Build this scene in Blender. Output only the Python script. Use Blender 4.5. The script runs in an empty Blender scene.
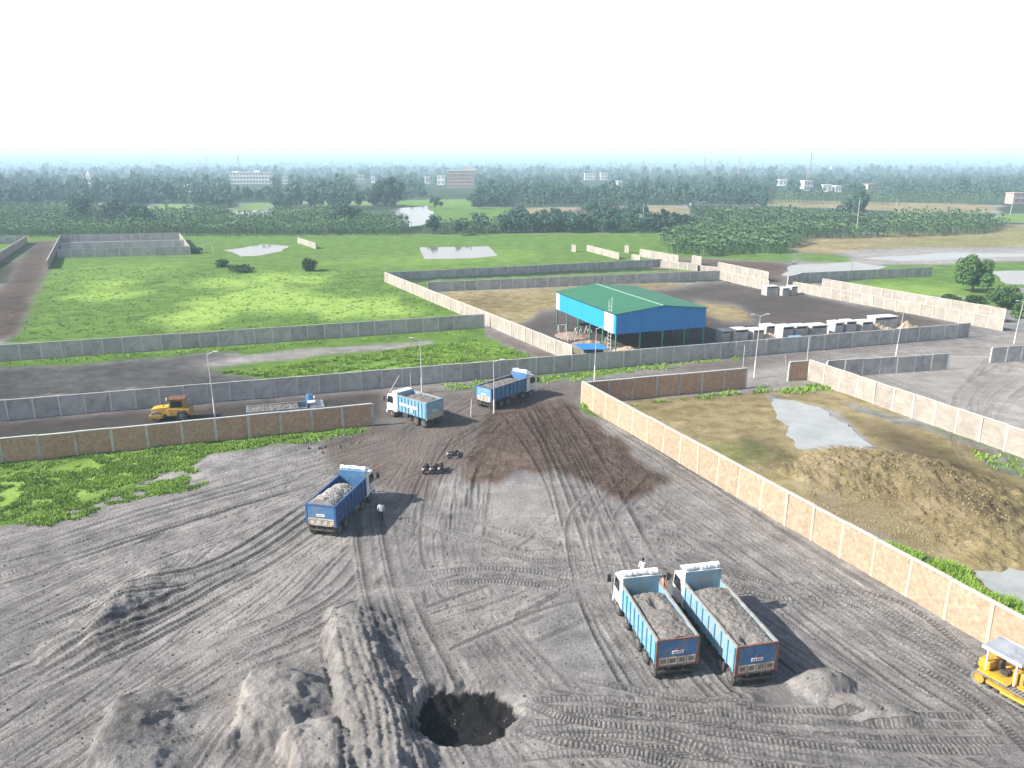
import bpy, bmesh, math, random
import numpy as np
from mathutils import Vector, Matrix, Euler

random.seed(7)
RNG = np.random.default_rng(11)
R = math.radians
C = bpy.context.scene
COL = C.collection

# ------------------------------------------------------------------ camera, sky, sun, exposure
FPX, HCAM = 780.0, 30.0
PITCH = math.atan((384 - 162) / FPX)
cam_d = bpy.data.cameras.new('camera')
cam_d.sensor_width = 36.0
cam_d.lens = 36.0 * FPX / 1024.0
cam_d.clip_start = 0.5
cam_d.clip_end = 60000.0
cam = bpy.data.objects.new('camera', cam_d)
cam.location = (0, 0, HCAM)
cam.rotation_euler = (R(90) - PITCH, 0, 0)
COL.objects.link(cam)
C.camera = cam

SUN_AZ, SUN_EL = R(13), R(36)          # direction the shadows run, height of the sun
world = bpy.data.worlds.new('World')
C.world = world
world.use_nodes = True
wn, wl = world.node_tree.nodes, world.node_tree.links
sky = wn.new('ShaderNodeTexSky')
sky.sky_type = 'NISHITA'
sky.sun_disc = False
sky.sun_elevation = SUN_EL
sky.sun_rotation = math.atan2(-math.cos(SUN_AZ), -math.sin(SUN_AZ))
sky.air_density = 1.0
sky.dust_density = 2.0
sky.ozone_density = 1.0
wl.new(sky.outputs[0], wn['Background'].inputs[0])
wn['Background'].inputs[1].default_value = 0.10
# bright milky veil of the humid morning low over the horizon, clearing to blue overhead
wtc = wn.new('ShaderNodeTexCoord'); wsp = wn.new('ShaderNodeSeparateXYZ'); wl.new(wtc.outputs['Generated'], wsp.inputs[0])
wmr = wn.new('ShaderNodeMapRange'); wmr.interpolation_type = 'SMOOTHSTEP'
for _i, _x in enumerate((0.20, 0.38, 1.0, 0.0)): wmr.inputs[_i + 1].default_value = _x
wl.new(wsp.outputs[2], wmr.inputs[0])
wrp = wn.new('ShaderNodeValToRGB'); wl.new(wsp.outputs[2], wrp.inputs[0])
wrp.color_ramp.elements[0].position = 0.0; wrp.color_ramp.elements[0].color = (1.0, .965, .94, 1)
wrp.color_ramp.elements[1].position = 0.14; wrp.color_ramp.elements[1].color = (1.0, 1.0, 1.0, 1)
wbg = wn.new('ShaderNodeBackground'); wl.new(wrp.outputs[0], wbg.inputs[0]); wbg.inputs[1].default_value = 0.60
wmx = wn.new('ShaderNodeMixShader'); wl.new(wmr.outputs[0], wmx.inputs[0]); wl.new(wn['Background'].outputs[0], wmx.inputs[1]); wl.new(wbg.outputs[0], wmx.inputs[2])
wl.new(wmx.outputs[0], wn['World Output'].inputs[0])

sun_d = bpy.data.lights.new('sun', 'SUN')
sun_d.energy = 5.0
sun_d.angle = R(0.5)
sun_d.color = (1.0, 0.95, 0.88)
sun = bpy.data.objects.new('sun', sun_d)
d = Vector((math.cos(SUN_AZ) * math.cos(SUN_EL), math.sin(SUN_AZ) * math.cos(SUN_EL), -math.sin(SUN_EL)))
sun.rotation_euler = d.to_track_quat('-Z', 'Y').to_euler()
sun.location = (-60, -10, 60)
COL.objects.link(sun)

C.view_settings.view_transform = 'Standard'
C.view_settings.look = 'None'
C.view_settings.exposure = 0.92
C.view_settings.gamma = 1.0
C.view_settings.use_curve_mapping = False
C.cycles.use_denoising = True
C.cycles.max_bounces = 5
C.cycles.volume_bounces = 1
HAZE_DENSITY = 0.00037

# ------------------------------------------------------------------ helpers
_sp, _cp = math.sin(PITCH), math.cos(PITCH)


def P(px, py, z=0.0):
    """ground (or height z) point under a place in the survey picture"""
    u, v = (px - 512) / FPX, (py - 384) / FPX
    t = (HCAM - z) / (_sp + v * _cp)
    return (u * t, t * (_cp - v * _sp))


def _hash(ix, iy, seed):
    h = (ix.astype(np.int64) * 374761393 + iy.astype(np.int64) * 668265263 + seed * 974634777) & 0x7fffffff
    h = ((h ^ (h >> 13)) * 1274126177) & 0x7fffffff
    h = (h ^ (h >> 16)) & 0xffff
    return h / 65535.0


def vnoise(x, y, seed=0):
    x = np.asarray(x, float); y = np.asarray(y, float)
    xi, yi = np.floor(x), np.floor(y)
    fx, fy = x - xi, y - yi
    fx = fx * fx * (3 - 2 * fx); fy = fy * fy * (3 - 2 * fy)
    a = _hash(xi, yi, seed); b = _hash(xi + 1, yi, seed)
    c = _hash(xi, yi + 1, seed); e = _hash(xi + 1, yi + 1, seed)
    return (a * (1 - fx) + b * fx) * (1 - fy) + (c * (1 - fx) + e * fx) * fy


def fbm(x, y, seed=0, oct=4):
    s, a, t = 0.0, 1.0, 0.0
    for k in range(oct):
        s = s + a * vnoise(x * 2 ** k, y * 2 ** k, seed + k); t += a; a *= 0.5
    return s / t


def inpoly(x, y, poly):
    r = np.zeros(x.shape, bool)
    n = len(poly)
    for i in range(n):
        x1, y1 = poly[i]; x2, y2 = poly[(i + 1) % n]
        if y1 == y2: continue
        c = ((y1 > y) != (y2 > y)) & (x < (x2 - x1) * (y - y1) / (y2 - y1) + x1)
        r ^= c
    return r


def seg_dist(x, y, pts):
    """distance to a polyline, its signed side (right positive) and the running length"""
    best = np.full(x.shape, 1e9); side = np.zeros(x.shape); run = np.zeros(x.shape); L = 0
    for (x1, y1), (x2, y2) in zip(pts[:-1], pts[1:]):
        dx, dy = x2 - x1, y2 - y1; l = math.hypot(dx, dy)
        t = np.clip(((x - x1) * dx + (y - y1) * dy) / (l * l), 0, 1)
        qx, qy = x - (x1 + t * dx), y - (y1 + t * dy)
        dd = np.hypot(qx, qy)
        m = dd < best
        best = np.where(m, dd, best)
        side = np.where(m, np.sign(qx * dy - qy * dx), side)
        run = np.where(m, L + t * l, run)
        L += l
    return best, side, run, L


def new_mesh(name, V, F, mats=(), midx=None, smooth=False):
    me = bpy.data.meshes.new(name)
    me.from_pydata([tuple(v) for v in V], [], [tuple(f) for f in F])
    for m in mats: me.materials.append(m)
    if midx is not None: me.polygons.foreach_set('material_index', midx)
    if smooth: me.polygons.foreach_set('use_smooth', [True] * len(me.polygons))
    me.update()
    return me


def np_mesh(name, V, F, mat, smooth=False):
    """V (n,3), F (m,k) numpy arrays"""
    me = bpy.data.meshes.new(name)
    n, m, k = len(V), len(F), F.shape[1]
    me.vertices.add(n); me.vertices.foreach_set('co', np.ascontiguousarray(V, np.float32).ravel())
    me.loops.add(m * k); me.loops.foreach_set('vertex_index', np.ascontiguousarray(F, np.int32).ravel())
    me.polygons.add(m)
    me.polygons.foreach_set('loop_start', np.arange(0, m * k, k, dtype=np.int32))
    if smooth: me.polygons.foreach_set('use_smooth', np.ones(m, bool))
    me.materials.append(mat)
    me.update(calc_edges=True)
    return me


def link(name, me, parent=None, loc=(0, 0, 0), rot=(0, 0, 0)):
    o = bpy.data.objects.new(name, me)
    COL.objects.link(o)
    o.location = loc; o.rotation_euler = rot
    if parent: o.parent = parent
    return o


def tag(o, label, cat, group=None, kind='thing'):
    o['label'] = label; o['category'] = cat; o['kind'] = kind
    if group: o['group'] = group
    return o


def thing(name, label, cat, loc=(0, 0, 0), rz=0.0, group=None):
    o = link(name, None, None, loc, (0, 0, rz))
    o.empty_display_size = 0.3
    return tag(o, label, cat, group)


def structure(o):
    o['kind'] = 'structure'
    return o


def copy_tree(o, parent=None):
    c = o.copy(); COL.objects.link(c)
    if parent: c.parent = parent
    for ch in o.children: copy_tree(ch, c)
    return c


class MB:
    def __init__(self): self.V, self.F = [], []

    def add(self, V, F, M=None):
        b = len(self.V)
        if M is not None: V = [M @ Vector(v) for v in V]
        self.V += [tuple(v) for v in V]; self.F += [tuple(i + b for i in f) for f in F]
        return self

    def box(self, c, s, rot=None):
        x, y, z = s[0] / 2, s[1] / 2, s[2] / 2
        V = [(i, j, k) for i in (-x, x) for j in (-y, y) for k in (-z, z)]
        F = [(0, 1, 3, 2), (4, 6, 7, 5), (0, 4, 5, 1), (2, 3, 7, 6), (0, 2, 6, 4), (1, 5, 7, 3)]
        M = Matrix.Translation(c)
        if rot: M = M @ Euler(rot).to_matrix().to_4x4()
        return self.add(V, F, M)

    def bb(self, x0, x1, y0, y1, z0, z1):
        return self.box(((x0 + x1) / 2, (y0 + y1) / 2, (z0 + z1) / 2), (x1 - x0, y1 - y0, z1 - z0))

    def tube(self, p, q, r0, r1=None, n=8):
        r1 = r0 if r1 is None else r1
        p, q = Vector(p), Vector(q)
        rot = (q - p).to_track_quat('Z', 'Y').to_matrix()
        V = []
        for c, r in ((p, r0), (q, r1)):
            for i in range(n):
                a = 2 * math.pi * i / n
                V.append(c + rot @ Vector((r * math.cos(a), r * math.sin(a), 0)))
        F = [(i, (i + 1) % n, n + (i + 1) % n, n + i) for i in range(n)]
        F += [tuple(range(n - 1, -1, -1)), tuple(range(n, 2 * n))]
        return self.add(V, F)

    def prism(self, poly, y0, y1):
        """outline in x,z pushed along y"""
        n = len(poly)
        V = [(x, y0, z) for x, z in poly] + [(x, y1, z) for x, z in poly]
        F = [(i, (i + 1) % n, n + (i + 1) % n, n + i) for i in range(n)]
        F += [tuple(range(n - 1, -1, -1)), tuple(range(n, 2 * n))]
        return self.add(V, F)

    def mesh(self, name, mat, bevel=0.0, smooth=False):
        me = new_mesh(name, self.V, self.F, [mat])
        bm = bmesh.new(); bm.from_mesh(me)
        bmesh.ops.recalc_face_normals(bm, faces=bm.faces)
        if bevel: bmesh.ops.bevel(bm, geom=list(bm.edges), offset=bevel, segments=1, affect='EDGES')
        bm.to_mesh(me); bm.free()
        if smooth: me.polygons.foreach_set('use_smooth', [True] * len(me.polygons))
        return me

    def build(self, name, mat, parent=None, bevel=0.0, loc=(0, 0, 0), rot=(0, 0, 0), smooth=False):
        return link(name, self.mesh(name, mat, bevel, smooth), parent, loc, rot)


# ------------------------------------------------------------------ materials
class NT:
    def __init__(self, name):
        self.m = bpy.data.materials.new(name); self.m.use_nodes = True
        self.t = self.m.node_tree; self.b = self.t.nodes['Principled BSDF']

    def n(self, typ, **kw):
        o = self.t.nodes.new(typ)
        for k, v in kw.items(): setattr(o, k, v)
        return o

    def l(self, a, b): self.t.links.new(a, b)

    def val(self, x, sock):
        if hasattr(x, 'node'): self.l(x, sock)
        else: sock.default_value = x

    def math(self, op, a, b=0.0, c=None, clamp=False):
        o = self.n('ShaderNodeMath', operation=op); o.use_clamp = clamp
        self.val(a, o.inputs[0]); self.val(b, o.inputs[1])
        if c is not None: self.val(c, o.inputs[2])
        return o.outputs[0]

    def mix(self, f, a, b, mode='MIX'):
        o = self.n('ShaderNodeMix', data_type='RGBA', blend_type=mode)
        self.val(f, o.inputs[0])
        for x, s in ((a, o.inputs[6]), (b, o.inputs[7])):
            if hasattr(x, 'node'): self.l(x, s)
            else: s.default_value = (*x[:3], 1)
        return o.outputs[2]

    def noise(self, vec, scale, detail=4, rough=0.55, dist=0.0):
        o = self.n('ShaderNodeTexNoise'); o.inputs['Scale'].default_value = scale
        o.inputs['Detail'].default_value = detail; o.inputs['Roughness'].default_value = rough
        o.inputs['Distortion'].default_value = dist
        if vec is not None: self.l(vec, o.inputs['Vector'])
        return o.outputs[0]

    def ramp(self, f, stops):
        o = self.n('ShaderNodeValToRGB'); e = o.color_ramp.elements
        while len(e) < len(stops): e.new(0.5)
        for el, (p, c) in zip(e, stops): el.position = p; el.color = (*c[:3], 1)
        self.l(f, o.inputs[0]); return o.outputs[0]

    def rng(self, f, a, b, c=0.0, d_=1.0):
        o = self.n('ShaderNodeMapRange'); self.l(f, o.inputs[0])
        for i, x in enumerate((a, b, c, d_)): o.inputs[i + 1].default_value = x
        return o.outputs[0]

    def bump(self, h, strength=0.3, dist=0.05):
        o = self.n('ShaderNodeBump'); o.inputs['Strength'].default_value = strength
        o.inputs['Distance'].default_value = dist
        self.l(h, o.inputs['Height']); self.l(o.outputs[0], self.b.inputs['Normal'])

    def done(self, col, rough=0.8, spec=0.3, metal=0.0):
        if hasattr(col, 'node'): self.l(col, self.b.inputs['Base Color'])
        else: self.b.inputs['Base Color'].default_value = (*col[:3], 1)
        self.val(rough, self.b.inputs['Roughness'])
        self.b.inputs['Specular IOR Level'].default_value = spec
        self.b.inputs['Metallic'].default_value = metal
        return self.m


def weathered(name, c1, c2, scale=1.5, rough=0.8, spec=0.25, dirt=None, vary=0.25, bump=0.0, metal=0.0):
    t = NT(name)
    co = t.n('ShaderNodeTexCoord').outputs['Object']
    info = t.n('ShaderNodeObjectInfo')
    off = t.n('ShaderNodeVectorMath', operation='SCALE')
    cmb = t.n('ShaderNodeCombineXYZ')
    for i in range(3): t.l(info.outputs['Random'], cmb.inputs[i])
    t.l(cmb.outputs[0], off.inputs[0]); off.inputs[3].default_value = 37.0
    ad = t.n('ShaderNodeVectorMath', operation='ADD'); t.l(co, ad.inputs[0]); t.l(off.outputs[0], ad.inputs[1])
    v = ad.outputs[0]
    f = t.rng(t.noise(v, scale, 6, 0.6), 0.3, 0.7)
    col = t.mix(f, c1, c2)
    if dirt is not None:
        g = t.rng(t.noise(v, scale * 0.6, 8, 0.7, 0.6), 0.47, 0.66)
        col = t.mix(t.math('MULTIPLY', g, 0.8), col, dirt)
    br = t.math('MULTIPLY_ADD', info.outputs['Random'], vary, 1 - vary / 2)
    col = t.mix(1.0, col, br, 'MULTIPLY')
    if bump: t.bump(t.noise(v, scale * 6, 5), bump, 0.03)
    return t.done(col, rough, spec, metal)


def brick_mat(name, c1, c2, mortar, patch, vary=0.12):
    t = NT(name)
    co = t.n('ShaderNodeTexCoord').outputs['Object']
    info = t.n('ShaderNodeObjectInfo')
    sp = t.n('ShaderNodeSeparateXYZ'); t.l(co, sp.inputs[0])
    cb = t.n('ShaderNodeCombineXYZ'); t.l(sp.outputs[0], cb.inputs[0]); t.l(sp.outputs[2], cb.inputs[1])
    br = t.n('ShaderNodeTexBrick'); t.l(cb.outputs[0], br.inputs['Vector'])
    br.inputs['Scale'].default_value = 1.0
    br.inputs['Brick Width'].default_value = 0.26; br.inputs['Row Height'].default_value = 0.09
    br.inputs['Mortar Size'].default_value = 0.009
    br.inputs['Color1'].default_value = (*c1, 1); br.inputs['Color2'].default_value = (*c2, 1)
    br.inputs['Mortar'].default_value = (*mortar, 1)
    of = t.n('ShaderNodeVectorMath', operation='ADD'); t.l(co, of.inputs[0])
    cm = t.n('ShaderNodeCombineXYZ'); t.l(t.math('MULTIPLY', info.outputs['Random'], 50.0), cm.inputs[0]); t.l(cm.outputs[0], of.inputs[1])
    g = t.rng(t.noise(of.outputs[0], 1.1, 7, 0.68, 0.8), 0.48, 0.72)
    col = t.mix(t.math('MULTIPLY', g, 0.65), br.outputs[0], patch)
    g2 = t.rng(t.noise(of.outputs[0], 3.5, 5, 0.6), 0.35, 0.7, 0.75, 1.12)
    col = t.mix(1.0, col, g2, 'MULTIPLY')
    col = t.mix(1.0, col, t.math('MULTIPLY_ADD', info.outputs['Random'], vary, 1 - vary / 2), 'MULTIPLY')
    t.bump(br.outputs['Fac'], -0.4, 0.01)
    return t.done(col, 0.9, 0.15)


def foliage_mat(name, dark, light, scale=0.35):
    t = NT(name)
    co = t.n('ShaderNodeTexCoord').outputs['Object']
    geo = t.n('ShaderNodeNewGeometry'); info = t.n('ShaderNodeObjectInfo')
    f = t.rng(t.noise(co, scale, 3), 0.34, 0.66)
    f = t.math('ADD', t.math('MULTIPLY', f, 0.65), t.math('MULTIPLY', geo.outputs['Random Per Island'], 0.35))
    col = t.mix(f, dark, light)
    col = t.mix(1.0, col, t.math('MULTIPLY_ADD', info.outputs['Random'], 0.4, 0.8), 'MULTIPLY')
    return t.done(col, 0.7, 0.2)


M = {}
M['grey_panel'] = weathered('grey_precast', (.36, .355, .34), (.47, .465, .445), 0.9, 0.9, 0.15, (.25, .245, .235), 0.22)
M['grey_post'] = weathered('grey_post', (.48, .475, .455), (.58, .575, .55), 1.2, 0.9, 0.15, None, 0.15)
M['grey_cope'] = weathered('pale_coping', (.38, .39, .38), (.52, .52, .50), 1.0, 0.9, 0.15, None, 0.1)
M['cream_panel'] = weathered('cream_precast', (.29, .265, .23), (.375, .345, .30), 0.8, 0.9, 0.15, (.25, .22, .185), 0.16)
M['cream_post'] = weathered('cream_post', (.44, .415, .37), (.52, .495, .44), 1.2, 0.9, 0.15, None, 0.1)
M['sand_post'] = weathered('sandy_post', (.40, .34, .26), (.48, .42, .33), 1.2, .9, .15, None, .12)
M['brick'] = brick_mat('orange_brick', (.34, .25, .165), (.40, .30, .205), (.38, .32, .25), (.45, .385, .30))
M['brown_brick'] = brick_mat('brown_brick', (.39, .235, .15), (.47, .29, .19), (.42, .33, .25), (.49, .37, .275))
M['concrete'] = weathered('raw_concrete', (.36, .35, .33), (.52, .50, .47), 1.1, 0.9, 0.15, (.26, .25, .24), 0.2)
M['white_conc'] = weathered('pale_concrete', (.60, .59, .57), (.76, .75, .72), 1.0, 0.85, 0.2, (.42, .41, .39), 0.15)
M['white_paint'] = weathered('white_paint', (.66, .66, .64), (.78, .78, .76), 1.3, 0.55, 0.3, (.42, .40, .37), 0.06)
M['blue_paint'] = weathered('blue_paint', (.045, .14, .30), (.075, .20, .38), 1.6, 0.6, 0.3, (.20, .21, .21), 0.12)
M['cyan_paint'] = weathered('light_blue_paint', (.10, .28, .42), (.15, .34, .48), 1.8, 0.65, 0.3, (.34, .36, .36), 0.1)
M['teal_paint'] = weathered('faded_blue_paint', (.16, .30, .38), (.24, .38, .45), 1.8, 0.6, 0.3, (.30, .29, .27), 0.1)
M['dark_blue'] = weathered('deep_blue_paint', (.025, .075, .22), (.04, .12, .30), 1.5, 0.5, 0.35, (.10, .11, .14), 0.1)
M['rust_steel'] = weathered('dusty_steel', (.22, .17, .13), (.30, .25, .20), 2.5, 0.8, 0.25, (.13, .08, .06), 0.1)
M['beige_frame'] = weathered('beige_frame', (.42, .38, .32), (.52, .47, .40), 2.5, 0.8, 0.2, (.25, .21, .17), 0.1)
M['rail_dust'] = weathered('dusty_rail', (.24, .225, .205), (.36, .335, .30), 2.5, .85, .2, (.16, .13, .11), .05)
M['red_edge'] = weathered('red_edge', (.15, .075, .06), (.21, .12, .10), 3, 0.8, 0.2, (.22, .17, .15), 0.0)
M['dark_metal'] = weathered('dark_metal', (.03, .03, .032), (.06, .055, .05), 2.0, 0.7, 0.3, (.14, .13, .12), 0.1)
M['rubber'] = weathered('rubber', (.022, .022, .022), (.05, .048, .045), 4, 0.85, 0.2, (.13, .125, .12), 0.1)
M['rim'] = weathered('wheel_rim', (.10, .095, .09), (.18, .17, .16), 4, 0.6, 0.3, (.08, .11, .10), 0.1)
M['glass'] = NT('dark_glass').done((.015, .02, .025), 0.08, 0.6)
M['plate'] = NT('white_plate').done((.8, .8, .78), 0.5, 0.3)
M['red_mark'] = NT('red_mark').done((.42, .03, .03), 0.5, 0.3)
M['lamp_glass'] = NT('lamp_glass').done((.75, .75, .72), 0.2, 0.5)
M['sack'] = weathered('white_sheet', (.74, .75, .77), (.84, .84, .84), 3.0, 0.8, 0.2, None, 0.05, 0.5)
M['yellow'] = weathered('yellow_paint', (.56, .30, .015), (.68, .39, .03), 1.8, 0.6, 0.3, (.33, .23, .10), 0.08)
M['yellow_dull'] = weathered('dull_yellow_paint', (.40, .24, .03), (.52, .33, .05), 1.8, 0.6, 0.3, (.2, .13, .06), 0.08)
M['track_steel'] = weathered('track_steel', (.16, .155, .15), (.27, .26, .25), 3, 0.75, 0.3, (.10, .10, .10), 0.1)
M['canopy_grey'] = weathered('grey_canopy', (.22, .24, .27), (.32, .34, .37), 1.5, 0.6, 0.3, (.4, .42, .45), 0.05)
M['brown_roof'] = weathered('brown_roof', (.13, .06, .04), (.19, .09, .06), 1.5, 0.7, 0.2, None, 0.05)
M['pole_metal'] = weathered('pole_metal', (.45, .46, .46), (.58, .58, .57), 1.5, 0.5, 0.3, None, 0.15)
M['green_steel'] = weathered('green_steel', (.05, .22, .14), (.08, .28, .19), 1.5, 0.6, 0.3, None, 0.1)
M['wood_pole'] = weathered('grey_wood', (.33, .31, .29), (.42, .40, .37), 1.5, 0.9, 0.1, None, 0.15)
M['bark'] = weathered('bark', (.10, .075, .055), (.17, .13, .10), 3, 0.95, 0.1, None, 0.1)
M['leaf_near'] = foliage_mat('leaves_near', (.035, .085, .022), (.10, .19, .045), 0.5)
M['leaf_far'] = foliage_mat('leaves_far', (.014, .046, .032), (.055, .12, .065), 0.05)  # tinted bluer, some of the distance haze put into the leaf colour
M['leaf_bush'] = foliage_mat('leaves_bush', (.018, .045, .014), (.05, .10, .025), 0.6)
M['banana'] = foliage_mat('broad_leaves', (.05, .11, .04), (.15, .25, .09), 0.03)
M['grass_blade'] = foliage_mat('grass_blades', (.11, .20, .028), (.26, .41, .06), 0.25)
M['skin'] = NT('skin').done((.22, .12, .075), 0.6, 0.3)
M['hair'] = NT('black_hair').done((.012, .01, .01), 0.6, 0.3)
M['shirt_white'] = weathered('white_cloth', (.68, .69, .70), (.78, .78, .78), 6, 0.9, 0.1, None, 0)
M['shirt_pink'] = weathered('pink_cloth', (.65, .22, .18), (.72, .30, .25), 6, 0.9, 0.1, None, 0)
M['trouser_dark'] = weathered('dark_cloth', (.03, .032, .04), (.05, .052, .06), 6, 0.9, 0.1, None, 0)
M['trouser_pale'] = weathered('pale_cloth', (.55, .55, .54), (.65, .65, .63), 6, 0.9, 0.1, None, 0)


def corrugated(name, c1, c2, axis, pitch=0.3, rough=0.45):
    t = NT(name)
    co = t.n('ShaderNodeTexCoord').outputs['Object']
    sp = t.n('ShaderNodeSeparateXYZ'); t.l(co, sp.inputs[0])
    w = t.math('SINE', t.math('MULTIPLY', sp.outputs[axis], 2 * math.pi / pitch))
    sheet = t.math('FLOOR', t.math('MULTIPLY', sp.outputs[axis], 1 / 1.05))
    wn_ = t.n('ShaderNodeTexWhiteNoise', noise_dimensions='1D'); t.l(sheet, wn_.inputs['W'])
    f = t.math('ADD', t.math('MULTIPLY', wn_.outputs[0], 0.6), t.math('MULTIPLY', t.noise(co, 0.4, 5), 0.4))
    col = t.mix(f, c1, c2)
    t.bump(w, 0.5, 0.03)
    return t.done(col, rough, 0.35)


M['roof_green'] = corrugated('green_roof_sheet', (.022, .135, .068), (.032, .165, .085), 1)
M['ridge_pale'] = weathered('pale_green_cap', (.16, .30, .22), (.22, .36, .28), 1, .7, .2, None, 0)
M['clad_side'] = corrugated('blue_side_cladding', (.015, .26, .54), (.022, .31, .60), 1)
M['clad_front'] = corrugated('blue_front_cladding', (.02, .19, .48), (.03, .24, .54), 0)
M['clad_pale'] = corrugated('pale_translucent_sheet', (.55, .66, .68), (.65, .74, .75), 1)

# ------------------------------------------------------------------ terrain
PIT = P(463, 716)


def ridge(x, y, pts, top_l, top_r, sl, sr, h, taper=2.5, seed=1):
    dist, side, run, L = seg_dist(x, y, pts)
    wob = (fbm(x * 0.5, y * 0.5, seed) - 0.5) * 1.3
    dl = dist + wob * np.where(side > 0, 0.5, 1.0)
    top = np.where(side > 0, top_r, top_l); sl_ = np.where(side > 0, sr, sl)
    f = np.clip(1 - (dl - top) / sl_, 0, 1)
    f = f * f * (3 - 2 * f) * 0.6 + f * 0.4
    e = np.clip(run / taper, 0, 1); e2 = np.clip((L - run) / taper, 0, 1)
    return h * f * np.minimum(e, 1) ** 0.7 * np.maximum(e2, 0.0) ** 0.5


def lump(x, y, c, rx, ry, rot, h, seed=1, sharp=1.0):
    ca, sa = math.cos(rot), math.sin(rot)
    u = ((x - c[0]) * ca + (y - c[1]) * sa) / rx
    v = (-(x - c[0]) * sa + (y - c[1]) * ca) / ry
    r = np.hypot(u, v) * (1 + 0.55 * (fbm(x * 0.7, y * 0.7, seed) - 0.5))
    f = np.clip(1 - r, 0, 1)
    f = 1 - (1 - f) ** (1 + sharp)
    return h * f


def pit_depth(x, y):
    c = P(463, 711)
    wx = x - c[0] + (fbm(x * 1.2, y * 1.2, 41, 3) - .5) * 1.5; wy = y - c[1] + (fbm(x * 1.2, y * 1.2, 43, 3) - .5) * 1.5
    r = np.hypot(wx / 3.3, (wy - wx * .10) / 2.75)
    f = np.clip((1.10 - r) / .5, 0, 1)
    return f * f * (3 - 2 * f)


MUD = [(800, 470), (840, 445), (905, 460), (960, 480), (1015, 530), (1000, 556), (930, 552), (870, 545), (815, 505)]


def terrain(x, y):
    x = np.asarray(x, float); y = np.asarray(y, float)
    z = np.zeros(x.shape)
    near = (np.abs(x) < 75) & (y > 22) & (y < 112)
    if not near.any(): return z
    X_, Y_ = x[near], y[near]
    g = (fbm(X_ * 0.35, Y_ * 0.35, 3, 4) - 0.5) * 0.22
    m = np.zeros(X_.shape)
    wob = (fbm(X_ * .9, Y_ * .9, 37, 4) - .5)
    Xw, Yw = X_ + wob * 1.3, Y_ + (fbm(X_ * .9, Y_ * .9, 39, 4) - .5) * 1.3
    m = np.maximum(m, ridge(Xw, Yw, [P(354, 598, 0), P(354, 640, .7), P(368, 690, 1.2), P(386, 740, 1.4), P(398, 800, 1.4), P(402, 850, 1.4)], 0.4, 1.3, 2.6, .9, 1.3, 6.0, 5))
    m = np.maximum(m, ridge(Xw, Yw, [P(275, 660, 1.0), P(262, 700, 1.5), P(246, 735, 1.2)], 0.35, 0.95, 3.8, 0.6, 1.45, 1.6, 7))
    m = np.maximum(m, ridge(Xw, Yw, [P(306, 716, .7), P(312, 760, 1.3), P(320, 820, 1.4)], 0.5, 0.9, 3.0, 0.6, 1.25, 1.8, 9))
    m = np.maximum(m, ridge(Xw, Yw, [P(165, 566, 0), P(122, 600, .6), P(88, 628, .8), P(40, 654, 0)], 0.1, 0.2, 3.2, 2.2, 1.0, 5.0, 13))
    m = np.maximum(m, ridge(Xw, Yw, [P(150, 690, 0), P(122, 735, .9), P(100, 790, 1.1)], 0.3, 0.6, 3.2, 1.3, 1.05, 3.0, 17))
    m = np.maximum(m, lump(X_, Y_, P(822, 682, .3), 2.0, 1.5, 0.3, 1.15, 21, 0.6))
    m = np.maximum(m, lump(X_, Y_, P(858, 704, .3), 2.2, 1.1, -0.6, 0.75, 23, 0.6))
    m = np.maximum(m, lump(X_, Y_, P(893, 712, .2), 1.7, 1.0, -0.4, 0.55, 24, 0.6))
    m = np.maximum(m, lump(X_, Y_, P(735, 700, .2), 2.0, 0.8, 0.3, 0.35, 25, 0.6))
    rough = (fbm(X_ * 1.7, Y_ * 1.7, 31, 4) - 0.5)
    m = np.maximum(m, 0) + lump(X_, Y_, P(290, 735, .3), 9.5, 5.5, 0.2, .32, 71, .4) * np.clip(1 - m / 2.2, .3, 1)
    m = m + np.clip(m, 0, 1) * (np.abs(fbm(X_ * 2.6, Y_ * 2.6, 33, 3) - .5) * .22 + (fbm(X_ * 7, Y_ * 7, 36, 2) - .5) * .10 + rough * 0.26 + (fbm(X_ * .7, Y_ * .7, 35, 2) - .5) * .35)
    # pit beside the ridge, blackened in the colour mask
    f_ = pit_depth(X_, Y_)
    m = np.where(m < 0.55, m * (1 - f_) - f_ * (1.0 - rough * .5), m)
    # churned brown soil heap line in the middle of the yard
    pb = [P(a, b) for a, b in ((438, 428), (520, 412), (585, 420), (655, 470), (662, 492), (620, 500), (540, 470), (470, 486))]
    bm_ = inpoly(X_ + rough * 3, Y_ + rough * 3, pb)
    m = m + np.where(bm_, np.abs(fbm(X_ * 1.3, Y_ * 1.3, 47, 4) - .5) * 0.32, 0)
    # yellow mud spoil in the plot on the right
    wm = (fbm(X_ * .5, Y_ * .5, 53, 4) - .5) * 3
    mr = ridge(X_ + wm, Y_ + wm * .6, [P(812, 486), P(865, 474), P(918, 480), P(965, 503), P(1003, 540), P(1040, 575)], .8, .8, 7.5, 6.0, 1.05, 7.0, 55)
    md = np.clip(mr / 1.05, 0, 1)
    lumpy = np.abs(fbm(X_ * 0.75, Y_ * 0.75, 57, 3) - .5) * 1.35 + np.abs(fbm(X_ * 2.2, Y_ * 2.2, 59, 3) - .5) * .7
    m = m + mr + np.minimum(md * 4, 1) * lumpy
    dk = np.clip(1 - np.hypot((X_ + 52) / 26, (Y_ - 99 + (X_ + 52) * -.30) / 5.0), 0, 1)
    m = m + np.minimum(dk * 2.5, 1) * np.abs(fbm(X_ * .35, Y_ * .7, 61, 4) - .5) * 2.6
    z[near] = g * np.clip((112 - Y_) / 10, 0, 1) + m
    return z


def gz(x, y): return float(terrain(np.array([x]), np.array([y]))[0])


def G(px, py):
    x, y = P(px, py); return (x, y, gz(x, y))


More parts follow.
